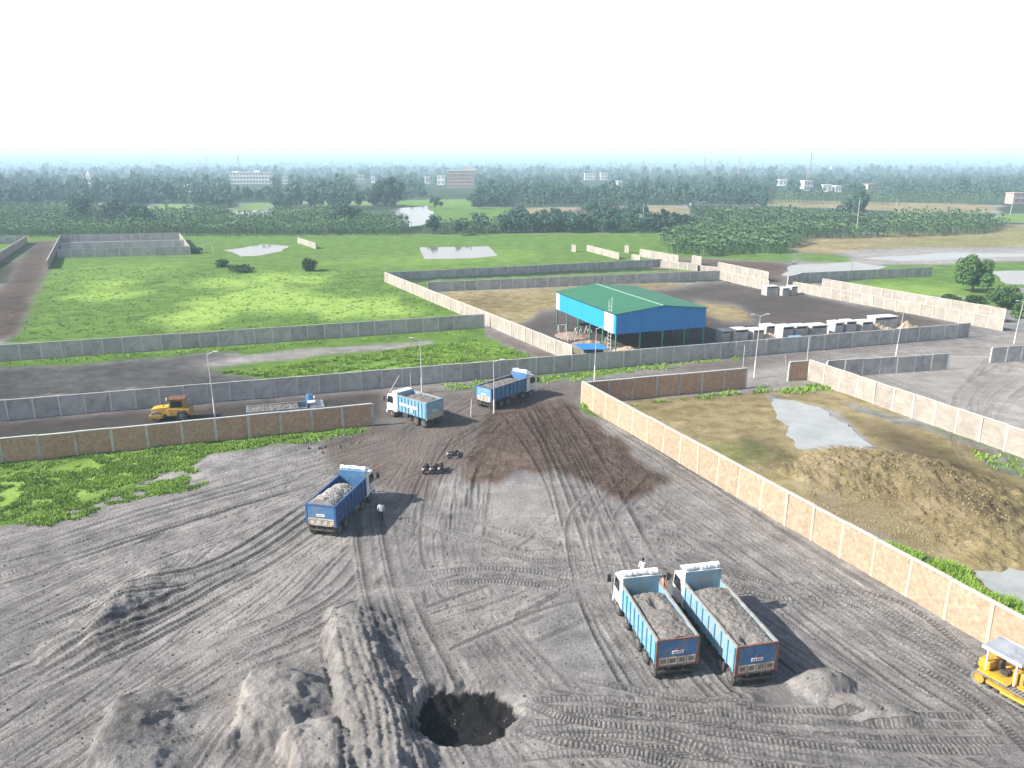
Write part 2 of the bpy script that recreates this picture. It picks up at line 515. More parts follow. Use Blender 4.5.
xs = [0.0]
while xs[-1] < 24000:
    s = max(0.105, 0.105 * (max(xs[-1], 30) / 30) ** 1.25); s = min(s, max(0.105, xs[-1] * 0.06)); xs.append(xs[-1] + s)
XS = np.array([-v for v in xs[:0:-1]] + xs)
ys = [-400, -200, -100, -50, -20, 0, 10, 18, 24, 28, 30]
while ys[-1] < 24000:
    y_ = ys[-1]; ys.append(y_ + min(max(0.085, 0.085 * (y_ / 31) ** 1.45), 0.05 * y_))
YS = np.array(ys)
GX, GY = np.meshgrid(XS, YS)
NR, NC = GX.shape
GZ = terrain(GX, GY)
A = np.zeros((NR, NC, 4), np.float32)      # grass, brown, pale, dark
B = np.zeros((NR, NC, 4), np.float32)      # along, tread, straw, bright grass
FOREST = np.zeros((NR, NC), np.float32)
FOREST[GY > 200] = 1.0


def zone(pix, warp=2.0, scale=0.25, seed=0):
    """grid cells inside a ragged outline"""
    poly = [P(*q) for q in pix]
    px_, py_ = [q[0] for q in poly], [q[1] for q in poly]
    i0, i1 = np.searchsorted(XS, (min(px_) - warp, max(px_) + warp)); j0, j1 = np.searchsorted(YS, (min(py_) - warp, max(py_) + warp))
    sl = (slice(max(j0 - 1, 0), j1 + 1), slice(max(i0 - 1, 0), i1 + 1))
    x, y = GX[sl], GY[sl]
    if warp:
        x2 = x + (fbm(x * scale, y * scale, seed + 71, 5) - 0.5) * 2 * warp
        y2 = y + (fbm(x * scale, y * scale, seed + 91, 5) - 0.5) * 2 * warp
    else: x2, y2 = x, y
    return sl, inpoly(x2, y2, poly)


def paint(arr, ch, pix, v, warp=2.0, scale=0.25, seed=0, clear=True):
    sl, m = zone(pix, warp, scale, seed)
    sub, sb, fo = A[sl], B[sl], FOREST[sl]
    if clear:
        sub[m] = 0; sb[m, 2:] = 0; fo[m] = 0
    (sub if arr is A else sb)[m, ch] = v


def forest(pix, v, warp=3.0, seed=0):
    sl, m = zone(pix, warp, 0.05, seed); FOREST[sl][m] = v


# far fields
for pix, ch, v, b in [
    ([(-300, 262), (1300, 262), (1300, 231), (-300, 236)], 'g', 1, 0),
    ([(395, 207), (470, 207), (470, 199), (400, 200)], 'g', .9, .2),
    ([(40, 209), (110, 208), (110, 203), (40, 203)], 's', .7, 0),
    ([(300, 206), (380, 205), (380, 201), (300, 201)], 'g', .8, .3),
    ([(140, 213), (192, 212), (192, 204), (150, 204)], 'g', .8, .4),
    ([(230, 217), (272, 216), (272, 203), (236, 203)], 'g', .8, .2),
    ([(420, 222), (520, 222), (520, 207), (425, 207)], 'g', .9, 0),
    ([(520, 219), (690, 219), (690, 205), (520, 208)], 's', .7, 0),
    ([(575, 215), (640, 216), (640, 206), (575, 207)], 'b', .8, 0),
    ([(690, 204), (764, 206), (1000, 214), (1000, 205), (764, 199), (690, 198)], 's', .75, 0),
    ([(640, 197), (700, 198), (700, 191), (640, 191)], 'g', .8, .1),
    ([(894, 213), (1000, 212), (960, 203), (900, 204)], 's', 1, 0),
    ([(985, 222), (1150, 226), (1150, 212), (985, 214)], 'g', .8, .2),
]:
    if ch == 'g': paint(A, 0, pix, v, 6, .03, 3); paint(B, 3, pix, b, 6, .03, 3, False)
    elif ch == 's': paint(B, 2, pix, v, 6, .03, 5)
    else: paint(A, 1, pix, v, 6, .03, 7)
# right hand middle ground
paint(B, 2, [(790, 262), (1200, 266), (1200, 222), (980, 225), (790, 238)], .85, 4, .05, 9)
paint(A, 0, [(850, 248), (1200, 248), (1200, 224), (985, 226), (900, 236)], .42, 8, .04, 10, False)
paint(A, 2, [(785, 278), (1200, 262), (1200, 246), (900, 248), (800, 256)], .75, 4, .05, 11)
paint(A, 0, [(800, 262), (850, 262), (850, 254), (800, 254)], 1, 3, .08, 12)
paint(A, 0, [(870, 284), (1200, 284), (1200, 262), (990, 262), (880, 266)], 1, 4, .06, 13)
paint(A, 0, [(840, 290), (990, 306), (1200, 330), (1200, 283), (930, 276), (850, 282)], 1, 2, .1, 14)
paint(B, 3, [(860, 290), (960, 300), (970, 288), (880, 282)], .5, 2, .1, 14, False)
paint(A, 2, [(985, 296), (1200, 305), (1200, 288), (1000, 288)], .5, 2, .1, 15)
# big meadow on the left
MEADOW = [(-160, 350), (0, 345), (483, 318), (388, 276), (660, 262), (660, 232), (250, 236), (190, 250), (55, 257), (16, 335), (0, 344)]
paint(A, 0, MEADOW, 1, 1.2, .2, 21)
for q in [[(190, 300), (270, 284), (350, 300), (330, 312), (240, 312), (200, 318)], [(60, 296), (110, 288), (150, 294), (100, 302)],
          [(150, 318), (200, 306), (240, 322), (180, 328)], [(180, 282), (230, 276), (270, 284), (215, 290)], [(70, 284), (130, 279), (140, 285), (90, 288)],
          [(300, 304), (380, 296), (430, 312), (340, 318)], [(250, 272), (330, 276), (320, 284), (260, 282)]]:
    paint(B, 3, q, .95, 6, .16, 23, False)
for q in [[(300, 262), (520, 248), (560, 256), (420, 268)], [(60, 268), (190, 262), (170, 276), (60, 282)]]:
    paint(B, 3, q, .25, 8, .12, 27, False)
# enclosure floor, dirt road on the left
paint(A, 3, [(60, 256), (188, 252), (180, 238), (62, 240)], .15, 1, .1, 29)
paint(A, 0, [(70, 247), (180, 244), (178, 241), (70, 243)], .5, 1, .1, 29, False)
paint(A, 1, [(28, 240), (58, 240), (49, 268), (38, 290), (14, 338), (-160, 356), (-160, 320), (0, 292), (14, 268)], 1, 1.5, .2, 31)
paint(A, 3, [(30, 240), (56, 240), (45, 268), (20, 320), (0, 342), (0, 292)], .35, 3, .15, 32, False)
paint(A, 3, [(34, 300), (44, 280), (22, 318), (8, 345), (-2, 345), (16, 318)], .6, 1.5, .3, 33, False)
# yard around the shed
YARD2 = [(415, 288), (445, 296), (500, 330), (580, 358), (760, 340), (960, 326), (1000, 332), (790, 292), (770, 292), (720, 281)]
paint(B, 2, YARD2, .8, 1.5, .15, 35)
paint(A, 1, [(600, 300), (720, 282), (770, 290), (800, 294), (1000, 332), (960, 326), (700, 350), (640, 352), (560, 345), (520, 325), (550, 310)], .55, 3, .12, 36)
paint(A, 3, [(600, 300), (720, 282), (770, 290), (800, 294), (1000, 332), (960, 326), (700, 350), (640, 352), (560, 345), (520, 325), (550, 310)], .42, 3, .12, 36, False)
paint(B, 2, [(690, 300), (740, 306), (752, 322), (712, 322)], .8, 4, .15, 37)
paint(A, 0, [(400, 285), (425, 292), (720, 279), (690, 269), (440, 280)], .95, 1, .15, 38)
paint(A, 1, [(610, 262), (700, 272), (750, 282), (790, 284), (790, 262), (700, 258)], .8, 3, .1, 39)
# strip between the two grey walls
paint(A, 0, [(-160, 395), (60, 392), (200, 384), (600, 364), (560, 350), (483, 327), (-160, 372)], .95, .8, .2, 41)
paint(B, 3, [(280, 372), (470, 348), (520, 362), (300, 385)], .35, 4, .2, 43, False)
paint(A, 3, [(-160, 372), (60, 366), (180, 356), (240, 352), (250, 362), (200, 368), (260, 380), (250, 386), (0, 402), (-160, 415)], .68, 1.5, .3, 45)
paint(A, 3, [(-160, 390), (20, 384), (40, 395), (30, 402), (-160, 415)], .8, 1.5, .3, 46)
paint(A, 2, [(185, 363), (300, 349), (430, 341), (440, 346), (330, 354), (230, 366)], .6, 1.2, .25, 47)
paint(A, 1, [(488, 329), (545, 350), (600, 366), (560, 368), (520, 352), (480, 333)], .6, 1.0, .3, 48)
# road inside, between the grey wall and the brown walls
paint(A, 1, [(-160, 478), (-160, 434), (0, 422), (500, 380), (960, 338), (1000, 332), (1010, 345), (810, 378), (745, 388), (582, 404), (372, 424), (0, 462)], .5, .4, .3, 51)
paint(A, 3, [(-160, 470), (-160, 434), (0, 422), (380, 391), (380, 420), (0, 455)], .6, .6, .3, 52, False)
paint(A, 2, [(600, 385), (750, 368), (830, 356), (1000, 333), (1060, 330), (1300, 420), (1300, 520), (1024, 455), (820, 372), (745, 386), (600, 396)], .75, 1.0, .25, 53)
paint(A, 2, [(850, 372), (1000, 345), (1300, 380), (1300, 520), (1024, 452)], 1.0, 1.5, .2, 54, False)
paint(A, 0, [(560, 372), (700, 356), (760, 351), (600, 378), (520, 384), (440, 392), (430, 388)], .8, .6, .4, 55)
# grass patch and verges along the brown wall
paint(A, 0, [(-160, 490), (0, 462), (372, 424), (375, 430), (300, 444), (262, 446), (205, 456), (190, 470), (212, 486), (150, 497), (65, 522), (0, 528), (-160, 560)], 1, 1.6, .35, 61)
paint(B, 3, [(0, 480), (100, 455), (180, 460), (120, 490), (0, 515)], .8, 2.5, .4, 62, False)
paint(A, 2, [(130, 492), (160, 470), (215, 468), (190, 492), (80, 525), (0, 545), (0, 528)], .45, 1.2, .4, 63)
paint(A, 0, [(578, 400), (606, 412), (604, 420), (578, 414)], .9, .6, .6, 64)
# plot with the ponds on the right
PLOT = [(584, 405), (745, 389), (808, 380), (1300, 560), (1300, 800), (1060, 680)]
paint(B, 2, PLOT, 1, 0, 1, 65)
paint(A, 0, [(610, 408), (745, 390), (830, 384), (830, 392), (760, 393), (640, 404), (620, 414)], .8, 1.0, .4, 66)
paint(A, 0, [(870, 548), (900, 545), (960, 568), (965, 590), (1024, 600), (1300, 760), (1060, 690), (940, 600)], 1, 1.0, .4, 67)
paint(A, 0, [(845, 400), (1024, 450), (1300, 545), (1300, 590), (1024, 478), (975, 462), (990, 450), (850, 408)], .5, 2.0, .3, 68)
paint(B, 3, [(975, 455), (1024, 462), (1024, 480), (985, 472)], .5, 1.5, .3, 69, False)
paint(A, 0, [(690, 430), (760, 440), (790, 455), (780, 470), (740, 470)], .45, 2.0, .3, 70, False)
paint(A, 3, [(735, 438), (785, 440), (800, 470), (765, 472)], .4, 2.0, .3, 70, False)
paint(A, 3, [(880, 420), (960, 450), (1010, 500), (960, 480), (900, 450)], .3, 2.5, .3, 173, False)
paint(A, 3, [(930, 490), (1020, 520), (1024, 560), (980, 540)], .35, 2.0, .3, 174, False)
paint(A, 1, [(830, 410), (900, 425), (1000, 500), (960, 500), (900, 460)], .35, 2.5, .3, 175, False)
paint(A, 2, [(862, 520), (880, 532), (915, 548), (905, 552), (870, 540)], .7, .6, .6, 176, False)
paint(A, 2, [(800, 470), (830, 462), (845, 480), (830, 495), (870, 530), (860, 545), (800, 500)], .2, 1.2, .4, 71, False)
paint(A, 1, MUD, .30, 1.5, .3, 171, False)
paint(A, 2, [(770, 396), (835, 410), (880, 450), (800, 452)], .8, .6, .5, 72)
# the ash yard: lighter dusty lanes, heap slopes painted paler as if sunlit, brown soil, dark spots
paint(A, 1, [(436, 430), (500, 406), (560, 404), (600, 425), (655, 470), (664, 492), (620, 502), (560, 472), (520, 470), (470, 488)], 1, 2.2, .35, 81)
paint(A, 1, [(380, 424), (500, 405), (470, 470), (420, 500), (330, 470), (320, 440)], .55, 2.5, .3, 82, False)
paint(A, 2, [(420, 428), (455, 425), (400, 490), (340, 550), (260, 620), (170, 680), (210, 600), (310, 535), (375, 480)], .9, 1.5, .3, 83, False)
paint(A, 2, [(470, 490), (560, 475), (600, 520), (560, 560), (480, 560)], .6, 2.5, .25, 84, False)
paint(A, 2, [(610, 430), (700, 480), (860, 580), (940, 640), (860, 620), (720, 540), (640, 500)], .6, 2.0, .3, 85, False)
paint(A, 2, [(210, 680), (290, 665), (300, 740), (215, 750)], .85, .8, .5, 86, False)  # spoil heaps: sun on the left slopes painted in as paler ash
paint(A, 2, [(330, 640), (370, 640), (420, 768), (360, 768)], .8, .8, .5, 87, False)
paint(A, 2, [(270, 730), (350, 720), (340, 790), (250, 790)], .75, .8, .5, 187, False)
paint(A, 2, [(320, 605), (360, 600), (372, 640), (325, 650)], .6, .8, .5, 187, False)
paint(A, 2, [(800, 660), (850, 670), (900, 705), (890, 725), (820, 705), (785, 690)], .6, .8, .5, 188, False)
paint(A, 2, [(60, 640), (130, 575), (170, 580), (120, 650)], .3, .8, .5, 189, False)
paint(A, 3, [(500, 418), (530, 418), (525, 434), (485, 434)], .55, .8, .6, 88, False)
paint(A, 3, [(200, 470), (290, 462), (300, 470), (210, 480)], .45, .8, .5, 89, False)
for _q, _v in (([(0, 545), (150, 520), (300, 468), (330, 490), (230, 560), (120, 640), (0, 700)], .26), ([(330, 520), (380, 500), (430, 560), (420, 640), (370, 600), (320, 590)], .24),
               ([(0, 720), (90, 660), (200, 640), (190, 700), (110, 768), (0, 768)], .28), ([(560, 420), (590, 470), (640, 600), (590, 610), (560, 520)], .25), ([(780, 640), (900, 690), (1024, 750), (1024, 768), (700, 768), (690, 690)], .18), ([(290, 445), (372, 430), (385, 440), (330, 480), (290, 480)], .3)):
    paint(A, 3, _q, _v, 3.0, .35, 93, False)
paint(A, 3, [(560, 500), (680, 520), (640, 600), (520, 600)], .18, 2.5, .3, 90, False)

# soften the outlines so that the soil types run into each other
def blur(a, n):
    for ax in (0, 1):
        c = np.cumsum(np.concatenate([np.repeat(a.take([0], ax), n + 1, ax), a, np.repeat(a.take([-1], ax), n, ax)], ax), ax, dtype=np.float64)
        m = a.shape[ax]
        a = ((c.take(range(2 * n + 1, 2 * n + 1 + m), ax) - c.take(range(0, m), ax)) / (2 * n + 1)).astype(np.float32)
    return a


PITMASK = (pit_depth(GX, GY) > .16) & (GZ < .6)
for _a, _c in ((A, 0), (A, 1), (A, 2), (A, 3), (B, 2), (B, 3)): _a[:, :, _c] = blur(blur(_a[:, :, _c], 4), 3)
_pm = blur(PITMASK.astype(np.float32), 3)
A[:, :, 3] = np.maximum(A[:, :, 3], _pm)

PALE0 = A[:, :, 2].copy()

# tyre and crawler tracks pressed into the yard
TR = np.zeros((NR, NC), np.float32)
HEAP = np.where((GX > -32) & (GX < 26) & (GY < 60), GZ, 0.0)


def spline(pts, step=0.06):
    pts = [np.array(q) for q in pts]
    pts = [2 * pts[0] - pts[1]] + pts + [2 * pts[-1] - pts[-2]]
    out = []
    for i in range(1, len(pts) - 2):
        p0, p1, p2, p3 = pts[i - 1:i + 3]
        n = max(4, int(np.linalg.norm(p2 - p1) / step))
        t = np.linspace(0, 1, n, endpoint=False)[:, None]
        out.append(.5 * (2 * p1 + (p2 - p0) * t + (2 * p0 - 5 * p1 + 4 * p2 - p3) * t ** 2 + (3 * p1 - p0 - 3 * p2 + p3) * t ** 3))
    return np.concatenate(out)


def track(pix, jit, depth, width=0.5, gauge=1.0, tread=0.0, dark=0.25):
    off = RNG.normal(0, 1, 2) * jit
    pts = []
    for q in pix:
        p = np.array(P(*q)); pts.append(p + off + RNG.normal(0, jit * 0.18, 2))
    s = spline(pts)
    tg = np.gradient(s, axis=0); ln = np.maximum(np.linalg.norm(tg, axis=1), 1e-6); tg /= ln[:, None]
    al = np.cumsum(ln)
    nr = np.stack([-tg[:, 1], tg[:, 0]], 1)
    fade = np.clip(vnoise(al * 0.12, al * 0 + RNG.integers(0, 99), 5) * 1.6 + .12, 0, 1) * np.clip(np.minimum(al, al[-1] - al) / 4.0, 0, 1)
    for g in ((-gauge, gauge) if gauge else (0.0,)):
        for la in np.arange(-width * .95, width * .96, 0.05):
            q = s + nr * (g + la)
            ix = np.clip(np.searchsorted(XS, q[:, 0]), 0, NC - 1); iy = np.clip(np.searchsorted(YS, q[:, 1]), 0, NR - 1)
            r = abs(la) / (width * .5)
            prof = -1.0 if r < 0.95 else (0.75 * max(0, 1 - abs(r - 1.35) / 0.5))
            ok = (q[:, 1] > 29) & (A[iy, ix, 3] < .95) & ((HEAP[iy, ix] < .45) | (jit == .8))
            iy, ix = iy[ok], ix[ok]
            TR[iy, ix] = TR[iy, ix] * (1 - fade[ok]) * .7 + prof * depth * fade[ok]
            if r < 1.0:
                A[iy, ix, 3] = np.minimum(np.maximum(A[iy, ix, 3], dark * .85 * fade[ok]), .9)
                B[iy, ix, 0] = al[ok]; B[iy, ix, 1] = tread * fade[ok]
            else:
                A[iy, ix, 2] = np.maximum(A[iy, ix, 2] * .9, .42 * fade[ok]); A[iy, ix, 3] *= 1 - .75 * fade[ok]


LANES = [
    ([(500, 402), (445, 440), (360, 515), (262, 600), (130, 690), (-20, 780)], 24, 1.8, .09),
    ([(470, 425), (390, 470), (300, 530), (150, 600), (-40, 680)], 16, 2.0, .08),
    ([(400, 440), (300, 470), (170, 510), (0, 560), (-100, 580)], 20, 2.2, .06),
    ([(520, 405), (565, 470), (600, 570), (680, 690), (800, 800)], 12, 1.0, .12),
    ([(535, 405), (590, 470), (690, 560), (860, 680), (1050, 790)], 14, 1.6, .08),
    ([(560, 410), (650, 470), (780, 560), (930, 660), (1080, 750)], 14, 1.4, .08),
    ([(430, 440), (395, 500), (385, 560), (392, 640), (430, 740), (480, 830)], 12, 1.0, .10),
    ([(450, 450), (400, 560), (300, 700), (220, 830)], 10, 1.6, .08),
    ([(440, 470), (430, 560), (500, 680), (620, 800)], 12, 1.8, .08),
    ([(300, 480), (200, 560), (100, 650), (-40, 740)], 10, 2.0, .07),
    ([(640, 500), (560, 560), (470, 600), (330, 640), (180, 700)], 8, 2.2, .05),
    ([(470, 520), (560, 545), (660, 530), (760, 560)], 7, 1.8, .05),
    ([(0, 640), (160, 560), (300, 505), (420, 450)], 8, 1.6, .07),
]
for pix, n, jit, dep in LANES:
    for _ in range(n): track(pix, jit, dep * RNG.uniform(.5, 1.2), RNG.choice([.3, .45, .55]), RNG.uniform(.9, 1.1), 0.0 if RNG.random() < .6 else .6, RNG.choice([.15, .3, .5, .8], p=[.35, .3, .2, .15]))
for pix, n, jit, dep in LANES:            # broad damp sweeps of packed ash
    for _ in range(max(3, n // 3)): track(pix, jit * 1.3, .02, RNG.uniform(.7, 1.6), 0, 0.0, RNG.uniform(.25, .6))
for pix, n, jit, dep in LANES:            # thin single scrapes and slipped tyre edges
    for _ in range(int(n * 1.5)): track(pix, jit * 1.35, .06 * RNG.uniform(.4, 1.3), RNG.choice([.16, .22, .32]), 0, 0.0, RNG.choice([.05, .2, .45, .6]))
for _ in range(14): track([(352, 602 + _ % 5), (352, 622), (362, 668), (378, 715), (386, 775), (390, 830)], .8, .075, .3, RNG.choice([0, .8]), 0.0, .25)
for pix, n in (([(530, 405), (556, 450), (585, 520), (607, 585)], 3), ([(545, 402), (575, 455), (620, 545), (672, 650)], 3), ([(395, 500), (380, 545), (330, 600), (200, 660)], 2),
               ([(380, 500), (400, 590), (440, 690), (500, 800)], 3), ([(0, 655), (110, 610), (240, 560), (330, 500)], 4), ([(0, 700), (120, 640), (250, 570)], 4), ([(20, 560), (150, 520), (290, 478)], 4)):
    for _ in range(n): track(pix, .8, .055, .45, 1.0, .4, RNG.uniform(.45, .8))
for pix in ([(835, 362), (900, 385), (965, 420), (1010, 470)], [(1000, 360), (975, 390), (965, 425), (970, 450)], [(1020, 375), (985, 395), (978, 420), (985, 450)], [(860, 355), (930, 350), (1000, 352), (1060, 372)], [(780, 365), (850, 352), (930, 344), (990, 338)]):
    for _ in range(4): track(pix, 1.3, .05, .5, 1.0, .4, RNG.uniform(.2, .45))
CRAWL = [
    ([(500, 690), (600, 712), (720, 728), (860, 738), (1040, 742)], 5, 1.2),
    ([(490, 740), (600, 735), (740, 748), (900, 770)], 4, .9),
    ([(505, 705), (560, 728), (660, 748), (760, 790)], 2, .6),
    ([(470, 560), (540, 575), (620, 572), (700, 590)], 3, .8),
    ([(690, 560), (760, 590), (860, 600), (960, 680)], 4, 1.2),
    ([(400, 575), (500, 568), (600, 580)], 2, .8),
    ([(640, 470), (600, 520), (610, 590)], 2, .7),
    ([(770, 570), (840, 620), (960, 690), (1040, 770)], 3, 1.0),
]
for pix, n, jit in CRAWL:
    for _ in range(n): track(pix, jit, .05, .45, .95, RNG.uniform(.5, 1.0), .15)
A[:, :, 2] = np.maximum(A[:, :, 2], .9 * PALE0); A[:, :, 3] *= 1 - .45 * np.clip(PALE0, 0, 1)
GZ = GZ + TR

idx = np.arange(NR * NC).reshape(NR, NC)
F = np.stack([idx[:-1, :-1], idx[:-1, 1:], idx[1:, 1:], idx[1:, :-1]], -1).reshape(-1, 4)

# ground material
t = NT('ground_soil')
co = t.n('ShaderNodeTexCoord').outputs['Object']
va = t.n('ShaderNodeAttribute', attribute_name='zone_a'); vb = t.n('ShaderNodeAttribute', attribute_name='zone_b'); vf = t.n('ShaderNodeAttribute', attribute_name='woodland')
sa = t.n('ShaderNodeSeparateColor'); t.l(va.outputs['Color'], sa.inputs[0])
sb = t.n('ShaderNodeSeparateColor'); t.l(vb.outputs['Color'], sb.inputs[0])
big = t.noise(co, .05, 5, .6); mid = t.noise(co, .45, 6, .62); fine = t.noise(co, 5.0, 6, .7); grit = t.noise(co, 16.0, 3, .7)
f1 = t.math('ADD', t.math('MULTIPLY', mid, .5), t.math('ADD', t.math('MULTIPLY', fine, .35), t.math('MULTIPLY', big, .35)))
ash = t.ramp(t.rng(f1, .47, .74), [(0, (.115, .111, .109)), (.5, (.22, .212, .206)), (1, (.37, .357, .344))])
brown = t.ramp(t.rng(f1, .47, .74), [(0, (.058, .041, .032)), (.5, (.112, .080, .062)), (1, (.19, .145, .115))])
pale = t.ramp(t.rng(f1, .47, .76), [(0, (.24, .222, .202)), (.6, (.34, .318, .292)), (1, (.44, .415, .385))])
gn = t.math('ADD', t.math('MULTIPLY', t.noise(co, .22, 6, .65), .6), t.math('MULTIPLY', t.noise(co, 2.2, 5, .7), .4))
grass = t.ramp(t.rng(gn, .34, .66), [(0, (.050, .098, .018)), (.45, (.098, .178, .030)), (.8, (.14, .235, .042)), (1, (.22, .29, .08))])
gbri = t.ramp(t.rng(gn, .32, .62), [(0, (.15, .26, .04)), (.5, (.25, .39, .07)), (1, (.34, .46, .13))])
straw = t.ramp(t.rng(f1, .47, .75), [(0, (.12, .098, .045)), (.35, (.22, .178, .085)), (.7, (.32, .265, .14)), (1, (.42, .355, .21))])
wood = t.ramp(t.rng(t.noise(co, .02, 6, .65), .35, .65), [(0, (.02, .04, .016)), (.6, (.035, .065, .024)), (1, (.055, .09, .034))])


mixn = t.math('ADD', t.math('MULTIPLY', fine, .45), t.math('MULTIPLY', t.noise(co, 1.3, 5, .65), .55))


def soft(x, noise=mixn, k=1.3):
    return t.rng(t.math('ADD', x, t.math('MULTIPLY', t.math('SUBTRACT', noise, .5), k)), .34, .66)


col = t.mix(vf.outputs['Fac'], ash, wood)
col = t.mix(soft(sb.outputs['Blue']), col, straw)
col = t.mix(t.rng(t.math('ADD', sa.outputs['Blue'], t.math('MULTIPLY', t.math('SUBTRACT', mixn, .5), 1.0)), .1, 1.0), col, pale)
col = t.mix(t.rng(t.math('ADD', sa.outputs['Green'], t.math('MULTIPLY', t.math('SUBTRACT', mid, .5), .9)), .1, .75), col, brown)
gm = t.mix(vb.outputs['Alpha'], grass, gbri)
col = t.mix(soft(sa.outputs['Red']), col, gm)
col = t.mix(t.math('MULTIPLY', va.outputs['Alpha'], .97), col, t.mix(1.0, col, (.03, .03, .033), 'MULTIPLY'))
speck = t.rng(t.math('ADD', t.math('MULTIPLY', grit, .6), t.math('MULTIPLY', t.noise(co, 3.0, 4, .75), .4)), .34, .68, .74, 1.24)
col = t.mix(1.0, col, speck, 'MULTIPLY')
cle = t.math('SINE', t.math('ADD', t.math('MULTIPLY', sb.outputs['Red'], 2 * math.pi / .27), t.math('MULTIPLY', mixn, 5.0)))
cl = t.math('MULTIPLY', t.math('MULTIPLY', cle, sb.outputs['Green']), 1.0)
col = t.mix(1.0, col, t.math('SUBTRACT', 1.0, t.math('MULTIPLY', t.math('MAXIMUM', cl, 0.0), .55)), 'MULTIPLY')
hh = t.math('ADD', t.math('MULTIPLY', fine, 1.0), t.math('ADD', t.math('MULTIPLY', grit, .5), t.math('MULTIPLY', cl, .30)))
t.bump(hh, 1.0, .14)
M['ground'] = t.done(col, .95, .12)

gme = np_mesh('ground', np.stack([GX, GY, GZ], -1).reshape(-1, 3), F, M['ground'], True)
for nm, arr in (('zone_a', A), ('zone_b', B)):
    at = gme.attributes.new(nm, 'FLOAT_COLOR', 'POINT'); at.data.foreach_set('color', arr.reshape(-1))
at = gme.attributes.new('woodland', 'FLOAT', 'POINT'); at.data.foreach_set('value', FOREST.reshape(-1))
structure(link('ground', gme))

# ------------------------------------------------------------------ water
def water_mat(name, c1, c2, rough=.06, sc=.25):
    t = NT(name); co = t.n('ShaderNodeTexCoord').outputs['Object']
    c = t.mix(t.rng(t.noise(co, sc, 6, .65), .35, .65), c1, c2)
    t.bump(t.noise(co, 3.0, 3), .05, .02)
    t.b.inputs['IOR'].default_value = 1.33
    return t.done(c, rough, .6)


M['muddy_water'] = water_mat('muddy_water', (.27, .28, .265), (.36, .37, .355), .15)
M['water'] = water_mat('clear_water', (.15, .15, .145), (.23, .23, .22))


def pond(pix, mat, warp=1.0, z=.05, sc=.5, seed=1):
    pts = []
    w = [P(*q) for q in pix]
    for i in range(len(w)):
        a, b = np.array(w[i]), np.array(w[(i + 1) % len(w)])
        n = max(2, int(np.linalg.norm(b - a) / max(.5, warp * .6)))
        for k in range(n):
            p = a + (b - a) * k / n
            q = np.array([fbm(p[0:1] * sc, p[1:2] * sc, seed + 5)[0] - .5, fbm(p[0:1] * sc, p[1:2] * sc, seed + 15)[0] - .5])
            pts.append(p + q * 2 * warp)
    bm = bmesh.new()
    f = bm.faces.new([bm.verts.new((p[0], p[1], z)) for p in pts])
    bmesh.ops.triangulate(bm, faces=[f])
    bmesh.ops.recalc_face_normals(bm, faces=bm.faces)
    for f in bm.faces:
        if f.normal.z < 0: f.normal_flip()
    me = bpy.data.meshes.new('pond'); bm.to_mesh(me); bm.free(); me.materials.append(mat)
    return structure(link('pond', me))


pond([(772, 399), (795, 401), (818, 408), (845, 424), (868, 442), (893, 462), (860, 466), (812, 468), (795, 445), (780, 420)], M['muddy_water'], 1.0, .10, .5, 1)
pond([(968, 564), (1024, 556), (1120, 590), (1150, 640), (1024, 604), (985, 588)], M['muddy_water'], 1.2, .12, .5, 2)
pond([(419, 247.5), (489, 246.5), (498, 256), (470, 258.5), (425, 259.5)], M['water'], .5, .04, .2, 3)
pond([(228, 250), (262, 244), (292, 246), (284, 251), (262, 256), (240, 257)], M['water'], 3, .04, .1, 4)
pond([(396, 208), (424, 206), (432, 216), (428, 225), (408, 227), (402, 216), (380, 212)], M['water'], 6, .04, .03, 5)
pond([(380, 222), (402, 221), (402, 224), (382, 226)], M['water'], 4, .04, .03, 6)
pond([(505, 222), (522, 221), (520, 203), (512, 203)], M['water'], 4, .04, .03, 7)
pond([(790, 265), (850, 262), (884, 266), (866, 275), (800, 278), (778, 275)], M['water'], 3, .04, .08, 8)
pond([(990, 272), (1150, 266), (1150, 288), (1010, 285)], M['water'], 3, .04, .08, 9)
pond([(860, 259), (930, 254), (1000, 253), (1060, 255), (960, 259), (900, 262)], M['water'], 4, .04, .06, 10)
pond([(935, 296), (975, 298), (975, 302), (940, 300)], M['water'], 1.5, .04, .1, 11)
pond([(232, 216), (272, 213), (272, 209), (240, 211)], M['water'], 4, .04, .03, 12)
pond([(690, 206), (760, 207), (755, 203), (690, 203)], M['water'], 4, .04, .03, 14)
pond([(990, 570), (1004, 566), (1010, 572), (994, 575)], M['muddy_water'], .4, .045, .8, 13)

